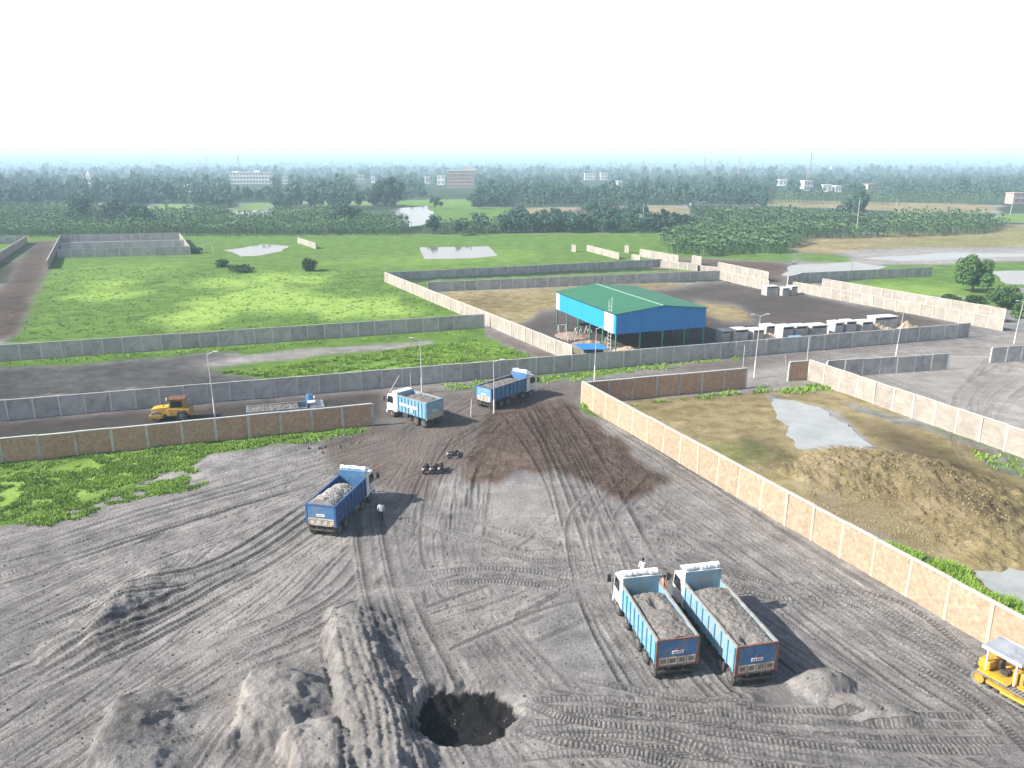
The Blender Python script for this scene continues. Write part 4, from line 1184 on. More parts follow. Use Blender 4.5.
def make_truck(label, loc, heading, bed='blue_paint', side='blue_paint', rib='cyan_paint', tail='blue_paint', cabc='white_paint', axles=(7.35, 5.6, 1.95, .65), L=6.3, H=1.55,
               sack=True, recess=True, side_panel=False, visor=False, redtop=True, rail='rail_dust', guard='white_paint', hb_up=.6):
    r = thing('tipper_truck', label, 'truck', loc, heading, 'tipper trucks at the ash yard')
    W = 2.55; z0 = 1.28; zt = z0 + H; hw = W / 2
    # chassis
    ch = MB().bb(.1, 8.3, -.55, -.40, .72, 1.0).bb(.1, 8.3, .40, .55, .72, 1.0)
    for x_ in (.3, 2.8, 4.6, 6.6, 8.0): ch.bb(x_ - .08, x_ + .08, -.398, .398, .76, .96)
    ch.build('chassis', M['dark_metal'], r)
    MB().tube((3.9, -.98, .82), (4.9, -.98, .82), .28, None, 12).build('fuel_tank', M['rim'], r)
    MB().bb(3.5, 4.4, .72, 1.18, .6, 1.05).build('battery_box', M['dark_metal'], r)
    for i, x_ in enumerate(axles):
        front = x_ > 5
        for s in (-1, 1): make_wheel(r, x_, s * (1.06 if front else .96), .52, .30, not front)
        MB().tube((x_, -.8, .52), (x_, .8, .52), .09, None, 8).build('axle', M['dark_metal'], r)
    # bed
    MB().bb(.06, L - .06, -hw + .06, hw - .06, z0 - .12, z0).bb(.0, L, -.62, -.42, z0 - .27, z0 - .121).bb(.0, L, .42, .62, z0 - .27, z0 - .121).build('bed_floor', M[bed], r)
    for s in (-1, 1):
        sd = MB().bb(.05, L, s * hw - .03, s * hw + .03, z0 - .1, zt).build('bed_side', M[side], r)
        rb = MB(); n = 9
        for k in range(n):
            x_ = .2 + (L - .4) * k / (n - 1)
            rb.bb(x_ - .07, x_ + .07, s * (hw + .032) - .0, s * (hw + .032) + s * .08, z0 - .1, zt - .105) if s > 0 else rb.bb(x_ - .07, x_ + .07, -hw - .112, -hw - .032, z0 - .1, zt - .105)
        rb.build('rib', M[rib], sd)
        MB().bb(.05, L, s * hw - .06, s * hw + .06, zt + .002, zt + .09).build('top_rail', M[rail], sd)
        if side_panel:
            MB().bb(1.5, 4.6, s * (hw + .125) - .012, s * (hw + .125) + .012, z0 + .75, z0 + 1.05).build('name_board', M['plate'], sd)
            MB().bb(2.3, 2.75, s * (hw + .125) - .012, s * (hw + .125) + .012, z0 + .25, z0 + .62).build('painted_square', M['plate'], sd)
    hb = MB().bb(L, L + .06, -hw - .02, hw + .02, z0 - .1, zt + hb_up).build('headboard', M[bed], r)
    MB().box((L + .48, 0, zt + hb_up - .03), (.95, W + .04, .06), (0, R(-6), 0)).build('cab_guard', M[guard], r)
    # tailgate
    tg = MB().bb(-.05, .03, -hw + .01, hw - .01, z0 + .46, zt - .02).build('tailgate', M[tail], r)
    MB().bb(-.075, .045, -hw - .05, hw + .05, zt - .018, zt + .10).build('tail_rail', M['red_edge' if redtop else rib], tg)
    MB().bb(-.075, -.052, -.36, .36, z0 + .62, z0 + .82).build('number_plate', M['plate'], tg)
    nm = MB()
    for q in range(5): nm.bb(-.08, -.076, -.28 + q * .12, -.21 + q * .12, z0 + .67, z0 + .77)
    nm.build('plate_lettering', M['trouser_dark'], tg)
    if redtop:
        MB().tube((-.085, -.02, z0 + .92), (-.052, -.02, z0 + .92), .09, None, 10).build('round_emblem', M['red_mark'], tg)
    for s in (-1, 1): MB().bb(-.07, .04, s * hw - .09, s * hw + .09, z0 - .25, zt - .03).build('corner_post', M['red_edge' if redtop else rib], tg)
    lw = MB().bb(-.04, .02, -hw + .1, hw - .1, z0 - .22, z0 + .45).build('tail_panel', M['rust_steel'] if recess else M['beige_frame'], r)
    fr_ = MB()
    for q in range(4):
        c_ = -hw + .1 + (W - .2) * (q + .5) / 4
        fr_.bb(-.075, -.042, c_ - .26, c_ + .26, z0 + .32, z0 + .40).bb(-.075, -.042, c_ - .26, c_ + .26, z0 - .08, z0 + .0)
        fr_.bb(-.075, -.042, c_ - .26, c_ - .19, z0 + .001, z0 + .319).bb(-.075, -.042, c_ + .19, c_ + .26, z0 + .001, z0 + .319)
    fr_.build('recess_frame', M['beige_frame'], lw)
    for s in (-1, 1): MB().bb(-.09, -.045, s * 1.04 - .08, s * 1.04 + .08, z0 - .20, z0 - .13).build('tail_lamp', M['red_mark'], lw)
    MB().bb(.02, .12, -1.1, 1.1, .55, .68).build('underrun_bar', M['dark_metal'], r)
    for s in (-1, 1): MB().bb(.18, .2, s * .95 - .3, s * .95 + .3, .25, .95).build('mudflap', M['rubber'], r)
    # cab
    cx0, cx1, ct = L + .22, L + 2.15, 2.95
    prof = [(cx0, .85), (cx1 - .04, .85), (cx1, 1.05), (cx1, 1.75), (cx1 - .22, ct - .12), (cx1 - .42, ct), (cx0 + .1, ct), (cx0, ct - .1)]
    cb = MB().prism(prof, -1.2, 1.2).build('cab', M[cabc], r, .04)
    MB().add([(cx1 + .012, -1.08, 1.80), (cx1 + .012, 1.08, 1.80), (cx1 - .195, 1.04, ct - .2), (cx1 - .195, -1.04, ct - .2),
              (cx1 - .03, -1.08, 1.80), (cx1 - .03, 1.08, 1.80), (cx1 - .235, 1.04, ct - .2), (cx1 - .235, -1.04, ct - .2)],
             [(0, 1, 2, 3), (4, 7, 6, 5), (0, 4, 5, 1), (1, 5, 6, 2), (2, 6, 7, 3), (3, 7, 4, 0)]).build('windscreen', M['glass'], cb)
    MB().bb(cx1 + .002, cx1 + .03, -.95, .95, 1.2, 1.6).build('grille', M['dark_metal'], cb)
    MB().bb(cx1 - .1, cx1 + .12, -1.22, 1.22, .5, .84).build('bumper', M[cabc], r, .02)
    for s in (-1, 1):
        MB().bb(cx1 + .122, cx1 + .15, s * .95 - .16, s * .95 + .16, .6, .76).build('headlight', M['lamp_glass'], r)
        dr = MB().bb(cx0 + .62, cx1 - .12, s * 1.212 - .01, s * 1.212 + .01, 1.0, 1.78).build('door', M[cabc], cb)
        MB().bb(cx0 + .7, cx0 + .86, s * 1.235 - .012, s * 1.235 + .012, 1.6, 1.65).build('handle', M['dark_metal'], cb)
        MB().prism([(cx0 + .68, 1.84), (cx1 - .14, 1.84), (cx1 - .34, ct - .24), (cx0 + .68, ct - .24)], s * 1.205 - .012, s * 1.205 + .012).build('side_window', M['glass'], cb)
        MB().tube((cx1 - .15, s * 1.2, 2.5), (cx1 + .12, s * 1.5, 2.5), .025, None, 6).bb(cx1 + .06, cx1 + .16, s * 1.5 - .13, s * 1.5 + .13, 1.95, 2.55).build('mirror', M['dark_metal'], cb)
        MB().bb(cx0 + .25, cx1 - .1, s * 1.0 - .2, s * 1.0 + .2, .851 - .04, .849).build('step', M['dark_metal'], r)
    if visor: MB().box((cx1 - .18, 0, ct + .02), (.35, 2.2, .05), (0, R(14), 0)).build('sun_visor', M['dark_blue'], cb)
    MB().tube((cx0 - .1, .9, 1.0), (cx0 - .1, .9, 3.05), .07, None, 8).build('exhaust', M['dark_metal'], r)
    if sack:                                     # rolled white sheet tied along the headboard
        rs = MB()
        for q in range(9):
            y_ = -hw + .08 + (W - .16) * (q + .5) / 9
            rs.tube((L + .34 + random.uniform(-.05, .05), y_ - .16, zt + hb_up + .15 + random.uniform(0, .05)), (L + .34 + random.uniform(-.05, .05), y_ + .16, zt + hb_up + .15 + random.uniform(0, .05)), .17 + random.uniform(-.03, .05), None, 9)
        rs.build('rolled_sheet', M['sack'], r, .03)
    return r, zt, W, L, z0


M['load'] = weathered('grey_ash_load', (.13, .12, .11), (.25, .232, .215), 5.0, .95, .1, (.09, .088, .085), 0.05, 1.0)
M['load_pale'] = weathered('pale_ash_load', (.22, .21, .195), (.35, .335, .31), 2.2, .95, .1, (.22, .21, .20), 0.05, 1.0)


def make_load(tk, label, h0, h1, x0=.1, x1=None, mat='load', hole=None, seed=1, crown=.25):
    """ash heaped in a bed, as a thing of its own, standing where its truck stands"""
    r, zt, W, L, z0 = tk
    x1 = x1 or L - .12
    nx, ny = 120, 46; V = []; F_ = []
    xs_ = np.linspace(x0, x1, nx); ys_ = np.linspace(-W / 2 + .05, W / 2 - .05, ny)
    XX, YY = np.meshgrid(xs_, ys_)
    s_ = (XX - x0) / (x1 - x0)
    ZZ = z0 + (zt - z0) * (h0 + (h1 - h0) * s_) + crown * (1 - (YY / (W / 2)) ** 2) + (fbm(XX * 2.2, YY * 2.2, seed, 4) - .5) * .24 + (fbm(XX * 6, YY * 6, seed + 9, 4) - .5) * .13
    if hole: ZZ -= .55 * np.exp(-(((XX - hole[0]) / .5) ** 2 + ((YY - hole[1]) / .3) ** 2))
    e_ = np.minimum((x1 - XX) / .9, 1)
    ZZ = z0 + .02 + (ZZ - z0) * np.clip(e_, 0.15, 1) ** .6
    ZZ = np.maximum(ZZ, z0 + .02)
    for j in range(ny):
        for i in range(nx): V.append((XX[j, i], YY[j, i], ZZ[j, i]))
    for j in range(ny - 1):
        for i in range(nx - 1): F_.append((j * nx + i, j * nx + i + 1, (j + 1) * nx + i + 1, (j + 1) * nx + i))
    nv = len(V)
    ring = [i for i in range(nx)] + [j * nx + nx - 1 for j in range(1, ny)] + [(ny - 1) * nx + i for i in range(nx - 2, -1, -1)] + [j * nx for j in range(ny - 2, 0, -1)]
    for q in ring: V.append((V[q][0], V[q][1], z0 + .012))
    m = len(ring)
    for k in range(m): F_.append((ring[k], nv + k, nv + (k + 1) % m, ring[(k + 1) % m]))
    F_.append(tuple(nv + k for k in range(m)))
    o = link('ash_load', new_mesh('ash_load', V, F_, [M[mat]]), None, r.location[:], r.rotation_euler[:])
    return tag(o, label, 'load')


def tpos(rear_left, rear_right, heading, W=2.6):
    a, b = P(*rear_left), P(*rear_right)
    return ((a[0] + b[0]) / 2, (a[1] + b[1]) / 2, gz((a[0] + b[0]) / 2, (a[1] + b[1]) / 2) - .03), R(heading)


l_, h_ = tpos((654, 682), (697, 676), 101)
tkD = make_truck('loaded blue tipper with white cab and red topped tailgate, left of the near pair', l_, h_, side='cyan_paint', bed='teal_paint', axles=(7.4, 5.7, 3.3, 1.95, .65), L=6.3, tail='blue_paint')
make_load(tkD, 'grey ash with a dark hollow, heaped in the left truck of the near pair', .92, .82, hole=(3.9, -.15), seed=3)
l_, h_ = tpos((730, 692), (777, 682), 102)
tkE = make_truck('loaded blue tipper with faded pale side, right of the near pair', l_, h_, side='teal_paint', bed='teal_paint', axles=(8.0, 6.3, 1.95, .65), L=7.3, H=1.62, hb_up=.85, tail='blue_paint')
make_load(tkE, 'grey ash filling the long bed of the right truck of the near pair', .88, .95, hole=(.6, .3), seed=8)
l_, h_ = tpos((308, 538), (337, 536), 77)
tkC = make_truck('blue tipper driving away with a half load beside the walking person', l_, h_, side='dark_blue', rib='dark_blue', axles=(7.3, 5.6, 1.95, .65), L=6.3, recess=False, redtop=False, tail='blue_paint', rail='dark_blue', guard='cyan_paint')
make_load(tkC, 'pale ash heaped in the rear half of the truck driving away', .98, .7, .1, 5.4, 'load_pale', seed=12, crown=.55)
l_, h_ = tpos((427, 427), (443, 425), 138)
tkA = make_truck('light blue tipper with white cab turned left, lettered board on its side', l_, h_, side='cyan_paint', bed='teal_paint', rib='cyan_paint', tail='teal_paint', axles=(6.4, 1.95, .65), L=5.2, H=1.85, hb_up=.25, sack=False, side_panel=True, redtop=False, recess=False)
make_load(tkA, 'brownish grey ash level with the rim of the left turned truck', .93, .9, seed=17, crown=.1)
l_, h_ = tpos((476, 407), (492, 410), 50)
tkB = make_truck('blue tipper heading right away from the yard beside the grey wall', l_, h_, side='blue_paint', rib='dark_blue', tail='cyan_paint', axles=(8.0, 6.4, 3.2, 1.95, .65), L=6.9, redtop=False, recess=False)
make_load(tkB, 'brown grey ash in the truck heading right beside the grey wall', .9, .8, seed=21, crown=.2)
fx, fy = P(244, 438.3)
tkF = make_truck('loaded tipper parked close behind the left brown wall, only its top showing', (fx, fy + 1.9, -.05), R(17), side='teal_paint', axles=(7.35, 1.95, .65), L=6.6, sack=False, redtop=False, recess=False, tail='white_paint')
make_load(tkF, 'grey load in the truck hidden behind the left brown wall', .95, .9, mat='load', seed=25, crown=.25)
dr = thing('water_drum', 'blue round drum standing on the headboard of the truck behind the brown wall', 'drum', (fx + 7.0 * math.cos(R(17)), fy + 1.9 + 7.0 * math.sin(R(17)), 3.41), R(17))
MB().tube((0, 0, 0), (0, 0, .6), .42, None, 16).build('body', M['blue_paint'], dr, .03)
MB().tube((0, 0, .603), (0, 0, .66), .2, None, 12).build('lid', M['dark_blue'], dr)

# ------------------------------------------------------------------ road roller
rx_, ry_ = P(173, 419)
ro = thing('road_roller', 'yellow road roller with brown cab roof on the road behind the brown wall', 'roller', (rx_, ry_, -.02), R(187))
ro.scale = (.88, .88, .88)
MB().tube((1.9, -1.0, .72), (1.9, 1.0, .72), .72, None, 24).build('drum', M['track_steel'], ro, .02)
MB().bb(1.0, 2.75, -1.22, -1.06, .55, .95).bb(1.0, 2.75, 1.06, 1.22, .55, .95).bb(2.58, 2.75, -1.06, 1.06, .55, .95).bb(.9, 1.05, -1.2, 1.2, .55, 1.05).build('drum_frame', M['yellow_dull'], ro)
MB().prism([(.2, .75), (2.5, 1.5), (2.5, 1.72), (1.9, 1.86), (.2, 2.0)], -.72, .72).build('bonnet', M['yellow'], ro, .05)
MB().prism([(-2.6, .7), (.3, .7), (.3, 1.75), (-2.6, 1.65)], -.9, .9).build('body', M['yellow_dull'], ro, .05)
cbn = MB().prism([(-1.9, 1.7), (.15, 1.7), (.0, 2.95), (-1.8, 2.95)], -.78, .78).build('cab', M['yellow_dull'], ro, .03)
for s in (-1, 1):
    MB().prism([(-1.7, 1.9), (-.06, 1.9), (-.18, 2.8), (-1.62, 2.8)], s * .786 - .01, s * .786 + .01).build('side_window', M['glass'], cbn)
MB().bb(-2.05, .25, -.95, .95, 2.952, 3.1).build('roof', M['brown_roof'], ro, .03)
MB().tube((.9, .4, 1.95), (.9, .4, 2.7), .05, None, 8).build('exhaust', M['dark_metal'], ro)
MB().tube((.3, .75, 2.9), (.3, .75, 3.25), .11, None, 8).build('beacon', M['lamp_glass'], ro)
for s in (-1, 1): make_wheel(ro, -1.6, s * 1.0, .75, .5)

# ------------------------------------------------------------------ bulldozer
bx_, by_ = P(1014, 694)
bd = thing('bulldozer', 'yellow bulldozer with grey canopy beside the orange brick wall', 'bulldozer', (bx_, by_, gz(bx_, by_)), R(-62))
bd.scale = (.9, .9, .9)
for s in (-1, 1):
    oy = s * .95
    pts = []
    for k in range(9): a = math.pi / 2 + math.pi * k / 8; pts.append((-1.75 + .48 * math.cos(a), .50 + .48 * math.sin(a)))
    for k in range(9): a = -math.pi / 2 + math.pi * k / 8; pts.append((1.55 + .44 * math.cos(a), .46 + .44 * math.sin(a)))
    inn = [(x * .93, .5 + (z - .5) * .80) for x, z in pts]
    n = len(pts)
    V = [(x, oy - .25, z) for x, z in pts] + [(x, oy + .25, z) for x, z in pts] + [(x, oy - .25, z) for x, z in inn] + [(x, oy + .25, z) for x, z in inn]
    F_ = []
    for i in range(n):
        j = (i + 1) % n
        F_ += [(i, j, n + j, n + i), (2 * n + i, 3 * n + i, 3 * n + j, 2 * n + j), (i, 2 * n + i, 2 * n + j, j), (n + i, n + j, 3 * n + j, 3 * n + i)]
    tk = link('track', MB().add(V, F_).mesh('track', M['track_steel']), bd)
    gr_ = MB()
    for i in range(n):
        (xa, za), (xb, zb) = pts[i], pts[(i + 1) % n]
        seg = math.hypot(xb - xa, zb - za); q = max(1, int(seg / .2))
        for u in range(q):
            f_ = (u + .5) / q; gx_, gz_ = xa + (xb - xa) * f_, za + (zb - za) * f_
            gr_.box((gx_, oy, gz_), (.05, .52, .10), (0, -math.atan2(zb - za, xb - xa), 0))
    gr_.build('grouser', M['track_steel'], tk)
    MB().tube((-1.75, oy - .2, .5), (-1.75, oy + .2, .5), .36, None, 16).build('sprocket', M['yellow_dull'], tk)
    MB().tube((1.55, oy - .2, .46), (1.55, oy + .2, .46), .34, None, 16).build('idler', M['dark_metal'], tk)
    for k in range(5): MB().tube((-1.1 + k * .52, oy - .16, .26), (-1.1 + k * .52, oy + .16, .26), .15, None, 10).build('roller', M['dark_metal'], tk)
    MB().bb(-1.3, 1.2, oy - .12, oy + .12, .38, .62).build('track_frame', M['yellow_dull'], bd)
    MB().bb(-1.9, .1, oy - .27, oy + .27, 1.02, 1.12).build('fender', M['yellow'], bd, .02)
    MB().tube((-.2, s * 1.28, .5), (2.6, s * 1.28, .62), .10, .09, 8).build('push_arm', M['yellow'], bd)
MB().bb(-2.1, 1.8, -.62, .62, .42, 1.05).build('hull', M['yellow_dull'], bd, .03)
MB().prism([(.35, 1.05), (2.15, 1.05), (2.2, 1.55), (2.1, 1.75), (.35, 1.95)], -.48, .48).build('bonnet', M['yellow'], bd, .05)
MB().bb(2.2, 2.24, -.42, .42, 1.1, 1.65).build('grille', M['dark_metal'], bd)
for k in range(3): MB().bb(.6 + k * .48, .95 + k * .48, -.50, -.481, 1.2, 1.6).build('side_vent', M['dark_metal'], bd)
MB().bb(-2.1, -1.35, -.85, .85, 1.13, 1.75).build('fuel_tank', M['yellow'], bd, .06)
MB().bb(-1.0, -.45, -.3, .3, 1.06, 1.35).bb(-1.1, -.95, -.3, .3, 1.351, 1.9).build('seat', M['dark_metal'], bd, .04)
MB().bb(-.05, .3, -.55, .55, 1.06, 1.85).build('dashboard', M['yellow'], bd, .03)
for x_, y_ in ((-1.6, -.8), (-1.6, .8), (.25, -.8), (.25, .8)):
    MB().bb(x_ - .05, x_ + .05, y_ - .05, y_ + .05, 1.06, 2.72).build('canopy_post', M['white_paint'], bd)
cn = MB().box((-.68, 0, 2.80), (2.5, 2.0, .10), (0, R(2), 0)).build('canopy', M['canopy_grey'], bd, .03)
MB().bb(-1.95, .6, -1.03, -1.005, 2.68, 2.88).bb(-1.95, .6, 1.005, 1.03, 2.68, 2.88).build('canopy_edge', M['white_paint'], cn)
MB().tube((1.3, .1, 1.8), (1.3, .1, 2.55), .07, None, 8).build('exhaust', M['dark_metal'], bd)
MB().tube((.8, -.2, 1.85), (.8, -.2, 2.25), .11, None, 10).build('air_cleaner', M['yellow'], bd)
bl = [(2.95 + .22 * math.cos(math.pi * (k / 8 * .9 + .55)) + .22, .08 + 1.05 * k / 8) for k in range(9)]
MB().prism(bl + [(x + .07, z) for x, z in bl[::-1]], -1.55, 1.55).build('blade', M['yellow'], bd)
for s in (-1, 1): MB().tube((1.9, s * .55, 1.2), (2.85, s * .6, .8), .06, None, 8).build('blade_ram', M['rim'], bd)
MB().bb(-2.45, -2.1, -.5, .5, .6, .85).tube((-2.4, 0, .7), (-2.75, 0, .25), .09, .05, 6).build('tow_hitch', M['dark_metal'], bd)

# ------------------------------------------------------------------ parked motorcycles
def make_bike(label, pix, rz):
    x_, y_, z_ = G(*pix)
    r = thing('motorcycle', label, 'motorcycle', (x_, y_, z_), R(rz), 'motorcycles parked in the yard')
    r.scale = (.92, .92, .92)
    for wx in (-.62, .65):
        w = MB()
        n = 18
        for i in range(n):
            a, b = 2 * math.pi * i / n, 2 * math.pi * (i + 1) / n
            w.tube((wx + .27 * math.cos(a), 0, .31 + .27 * math.sin(a)), (wx + .27 * math.cos(b), 0, .31 + .27 * math.sin(b)), .055, None, 6)
        wo = w.build('wheel', M['rubber'], r)
        MB().tube((wx, -.05, .31), (wx, .05, .31), .21, None, 12).build('rim', M['rim'], wo)
    MB().tube((.65, .07, .31), (.42, .07, .95), .035).tube((.65, -.07, .31), (.42, -.07, .95), .035).build('fork', M['rim'], r)
    MB().bb(-.3, .25, -.14, .14, .3, .62).build('engine', M['dark_metal'], r, .04)
    MB().prism([(-.05, .66), (.42, .72), (.36, .92), (.1, .95), (-.08, .8)], -.13, .13).build('fuel_tank', M['trouser_dark'], r, .04)
    MB().prism([(-.85, .78), (-.05, .72), (-.06, .82), (-.85, .90)], -.13, .13).build('seat', M['rubber'], r, .03)
    MB().tube((.4, -.36, 1.02), (.4, .36, 1.02), .025).build('handlebar', M['rim'], r)
    MB().box((.52, 0, .88), (.14, .2, .2)).build('headlight', M['lamp_glass'], r, .03)
    MB().prism([(-.95, .6), (-.35, .64), (-.4, .72), (-.95, .76)], -.1, .1).build('rear_fender', M['white_paint'], r, .02)
    MB().tube((-.1, -.17, .25), (-.85, -.2, .33), .05, .06).build('exhaust', M['rim'], r)
    return r


make_bike('motorcycle at the left end of the parked trio', (426, 472), 75)
make_bike('motorcycle in the middle of the row, close to the right one', (435, 472), 62)
make_bike('motorcycle standing apart from the pair, nearer the brown soil', (455, 459), 20)
make_bike('motorcycle at the right of the close row beside the brown soil', (441, 471), 80)


# ------------------------------------------------------------------ people
def make_person(label, pix, rz, shirt, trousers, stride=.18, arm=.12):
    x_, y_, z_ = G(*pix)
    root = thing('person', label, 'person', (x_, y_, z_), R(rz))
    root.scale = (1.05, 1.05, 1.05)
    vs = [(0, 0, .93), (0, 0, 1.12), (0, 0, 1.34), (0, 0, 1.46), (0.01, 0, 1.56), (.02, 0, 1.66)]
    rs = [(.13, .16), (.11, .145), (.115, .17), (.055, .055), (.075, .07), (.085, .075)]
    es = [(0, 1), (1, 2), (2, 3), (3, 4), (4, 5)]

    def chain(start, pts, rad):
        p = start
        for q, rr in zip(pts, rad):
            vs.append(q); rs.append((rr, rr)); es.append((p, len(vs) - 1)); p = len(vs) - 1
    for s in (-1, 1):
        f = stride * s
        chain(0, [(0, s * .10, .86), (f * .55, s * .10, .48), (f * .8 - .05 * (s < 0), s * .10, .09), (f * .8 + .14, s * .11, .04)], [.088, .06, .042, .038])
        g = -arm * s
        chain(2, [(0, s * .20, 1.38), (g * .5, s * .25, 1.12), (g + .06, s * .25, .89), (g + .09, s * .245, .79)], [.058, .045, .034, .032])
    me = bpy.data.meshes.new('body'); me.from_pydata(vs, es, [])
    bo = link('body', me, root)
    sk = bo.modifiers.new('skin', 'SKIN'); sk.use_smooth_shade = True
    for i, rr in enumerate(rs): me.skin_vertices[0].data[i].radius = rr
    me.skin_vertices[0].data[0].use_root = True
    sub = bo.modifiers.new('smooth', 'SUBSURF'); sub.levels = 2; sub.render_levels = 2
    dg = bpy.context.evaluated_depsgraph_get()
    dg.update()
    ev = bpy.data.meshes.new_from_object(bo.evaluated_get(dg))
    bo.modifiers.clear(); bo.data = ev
    for mm in (M['skin'], M[shirt], M[trousers], M['dark_metal']): ev.materials.append(mm)
    for p in ev.polygons:
        c = p.center
        if c.z < .10: p.material_index = 3
        elif c.z < .88 and abs(c.y) < .2: p.material_index = 2
        elif c.z < 1.45 and not (abs(c.y) > .19 and c.z < 1.0): p.material_index = 1
    for sy in (-1, 1):
        for k in range(4):
            pass
    bm = bmesh.new(); bmesh.ops.create_uvsphere(bm, u_segments=14, v_segments=8, radius=.105)
    for v in bm.verts:
        v.co.z = v.co.z * 1.05; v.co.x *= 1.05
    bmesh.ops.delete(bm, geom=[v for v in bm.verts if v.co.z < -.02 and v.co.x > -.02], context='VERTS')
    hm = bpy.data.meshes.new('hair'); bm.to_mesh(hm); bm.free(); hm.materials.append(M['hair'])
    link('hair', hm, root, (.0, 0, 1.665))
    return root


make_person('person in pale shirt and dark trousers walking in the shadow of a truck', (381.5, 521), 100, 'shirt_white', 'trouser_dark', .16)
make_person('person in white clothes standing ahead of the near left truck cab', (642, 580), 80, 'shirt_white', 'trouser_pale', .06)
make_person('person in pink shirt beside the cab of the near left truck', (663, 598), 200, 'shirt_pink', 'trouser_dark', .05)

# ------------------------------------------------------------------ vegetation
def leaf_quads(centers, normals, size, rng, aspect=.6):
    n = len(centers)
    a = rng.normal(0, 1, (n, 3)); nn = normals / np.maximum(np.linalg.norm(normals, axis=1, keepdims=True), 1e-6)
    u = np.cross(nn, a); u /= np.maximum(np.linalg.norm(u, axis=1, keepdims=True), 1e-6)
    v = np.cross(nn, u)
    s = (size * rng.uniform(.6, 1.3, n))[:, None]
    u = u * s; v = v * s * aspect
    V = np.stack([centers - u - v * .5, centers + u * .1 - v, centers + u + v * .4, centers - u * .1 + v], 1).reshape(-1, 3)
    return V, np.arange(4 * n).reshape(-1, 4)


def crown_geo(rng, rx, rz, zc, nl, leaf, clumps=10):
    """leaves gathered in clumps over an uneven crown"""
    cc = rng.normal(0, 1, (clumps, 3)); cc /= np.linalg.norm(cc, axis=1, keepdims=True)
    cc *= rng.uniform(.25, .85, (clumps, 1)) ** .6
    cc[0] = (0, 0, .1)
    cr = rng.uniform(.28, .52, clumps)
    k = rng.integers(0, clumps, nl)
    dd = rng.normal(0, 1, (nl, 3)); dd /= np.linalg.norm(dd, axis=1, keepdims=True)
    p = cc[k] + dd * (cr[k] * rng.uniform(.45, 1.1, nl) ** .5)[:, None]
    p[:, 2] = np.maximum(p[:, 2], -.85 + .15 * rng.random(nl))
    nr = dd + rng.normal(0, .45, (nl, 3)) + np.array([0, 0, .35])
    p = p * np.array([rx, rx, rz]) + np.array([0, 0, zc])
    return leaf_quads(p, nr, leaf, rng)


def trunk_mesh(name, h, r, limbs, rng):
    mb = MB()
    mb.tube((0, 0, -.2), (.1, 0, h * .55), r, r * .7, 8).tube((.1, 0, h * .54), (0, .1, h), r * .7, r * .3, 7)
    for k in range(limbs):
        a = rng.uniform(0, 6.28); z = h * rng.uniform(.45, .8)
        mb.tube((0.08, 0, z), (math.cos(a) * h * .35, math.sin(a) * h * .35, z + h * .3), r * .4, r * .12, 6)
    return mb.mesh(name, M['bark'])


rg = np.random.default_rng(5)


def near_tree(pix, h, rx, label, nl, leaf, mat, name='leafy_tree', trunk=True, low=.12):
    x_, y_ = P(*pix)
    r = thing(name, label, 'tree' if trunk else 'bush', (x_, y_, 0), random.uniform(0, 6))
    rz = h * (1 - low) / 2
    V, F_ = crown_geo(rg, rx, rz * 1.05, h - rz, nl, leaf, 16 if trunk else 40)
    link('crown', np_mesh('crown', V, F_, M[mat]), r)
    link('trunk', trunk_mesh('trunk', h * .75, h * .022 + .05, 5, rg), r)
    return r


near_tree((972, 292), 9.8, 4.0, 'round leafy tree beside the flooded field behind the cream walls', 5200, .34, 'leaf_near')
near_tree((1003, 309), 5.2, 3.0, 'low spreading tree right in front of the taller round tree', 2600, .30, 'leaf_near', low=.05)
near_tree((950, 303), 1.8, 2.6, 'dark bush at the water edge left of the round tree', 900, .25, 'leaf_bush', 'bush', False, 0)
near_tree((975, 303), 1.6, 2.2, 'dark bush under the round tree', 700, .25, 'leaf_bush', 'bush', False, 0)
near_tree((1021, 318), 3.0, 2.0, 'green bush at the right end of the taller cream wall', 900, .25, 'leaf_near', 'bush', False, 0)
near_tree((310, 271), 3.7, 2.1, 'lone dark round bush on the open meadow', 1500, .26, 'leaf_bush', 'bush', False, 0)
near_tree((222, 267), 2.2, 2.0, 'small dark shrub on the meadow, left one of a pair', 700, .25, 'leaf_bush', 'bush', False, 0)
near_tree((240, 272), 2.0, 3.6, 'wide low dark shrub on the meadow, right one of a pair', 1100, .25, 'leaf_bush', 'bush', False, 0)
near_tree((196, 253), 2.0, 2.6, 'low dark shrub at the corner of the empty walled plot', 700, .25, 'leaf_bush', 'bush', False, 0)
near_tree((390, 207), 19, 10, 'broad dark tree standing taller than the woods left of the water', 2600, .8, 'leaf_far')
near_tree((378, 206), 14, 8, 'dark tree joined to the left of the broad tall one by the water', 1800, .8, 'leaf_far')
near_tree((852, 220), 15, 7.5, 'dense dark tree alone among the right fields by the power poles', 2600, .6, 'leaf_far')
near_tree((600, 218), 9, 9, 'spreading dark tree on the brown field in the middle', 1800, .6, 'leaf_far')
near_tree((637, 219), 8, 7, 'smaller dark tree right of the spreading field tree', 1300, .6, 'leaf_far')
near_tree((118, 222), 11, 8, 'dark bushy tree within the left plantation, above the walled plot', 1800, .6, 'leaf_far')
near_tree((82, 222), 13, 8, 'dark tree at the left of the bushy plantation tree', 1800, .6, 'leaf_far')
near_tree((135, 226), 9, 9, 'low wide dark tree right of the bushy plantation tree', 1600, .6, 'leaf_far')
near_tree((343, 224), 11, 9, 'dark rounded tree at the right of the left plantation', 1800, .6, 'leaf_far')

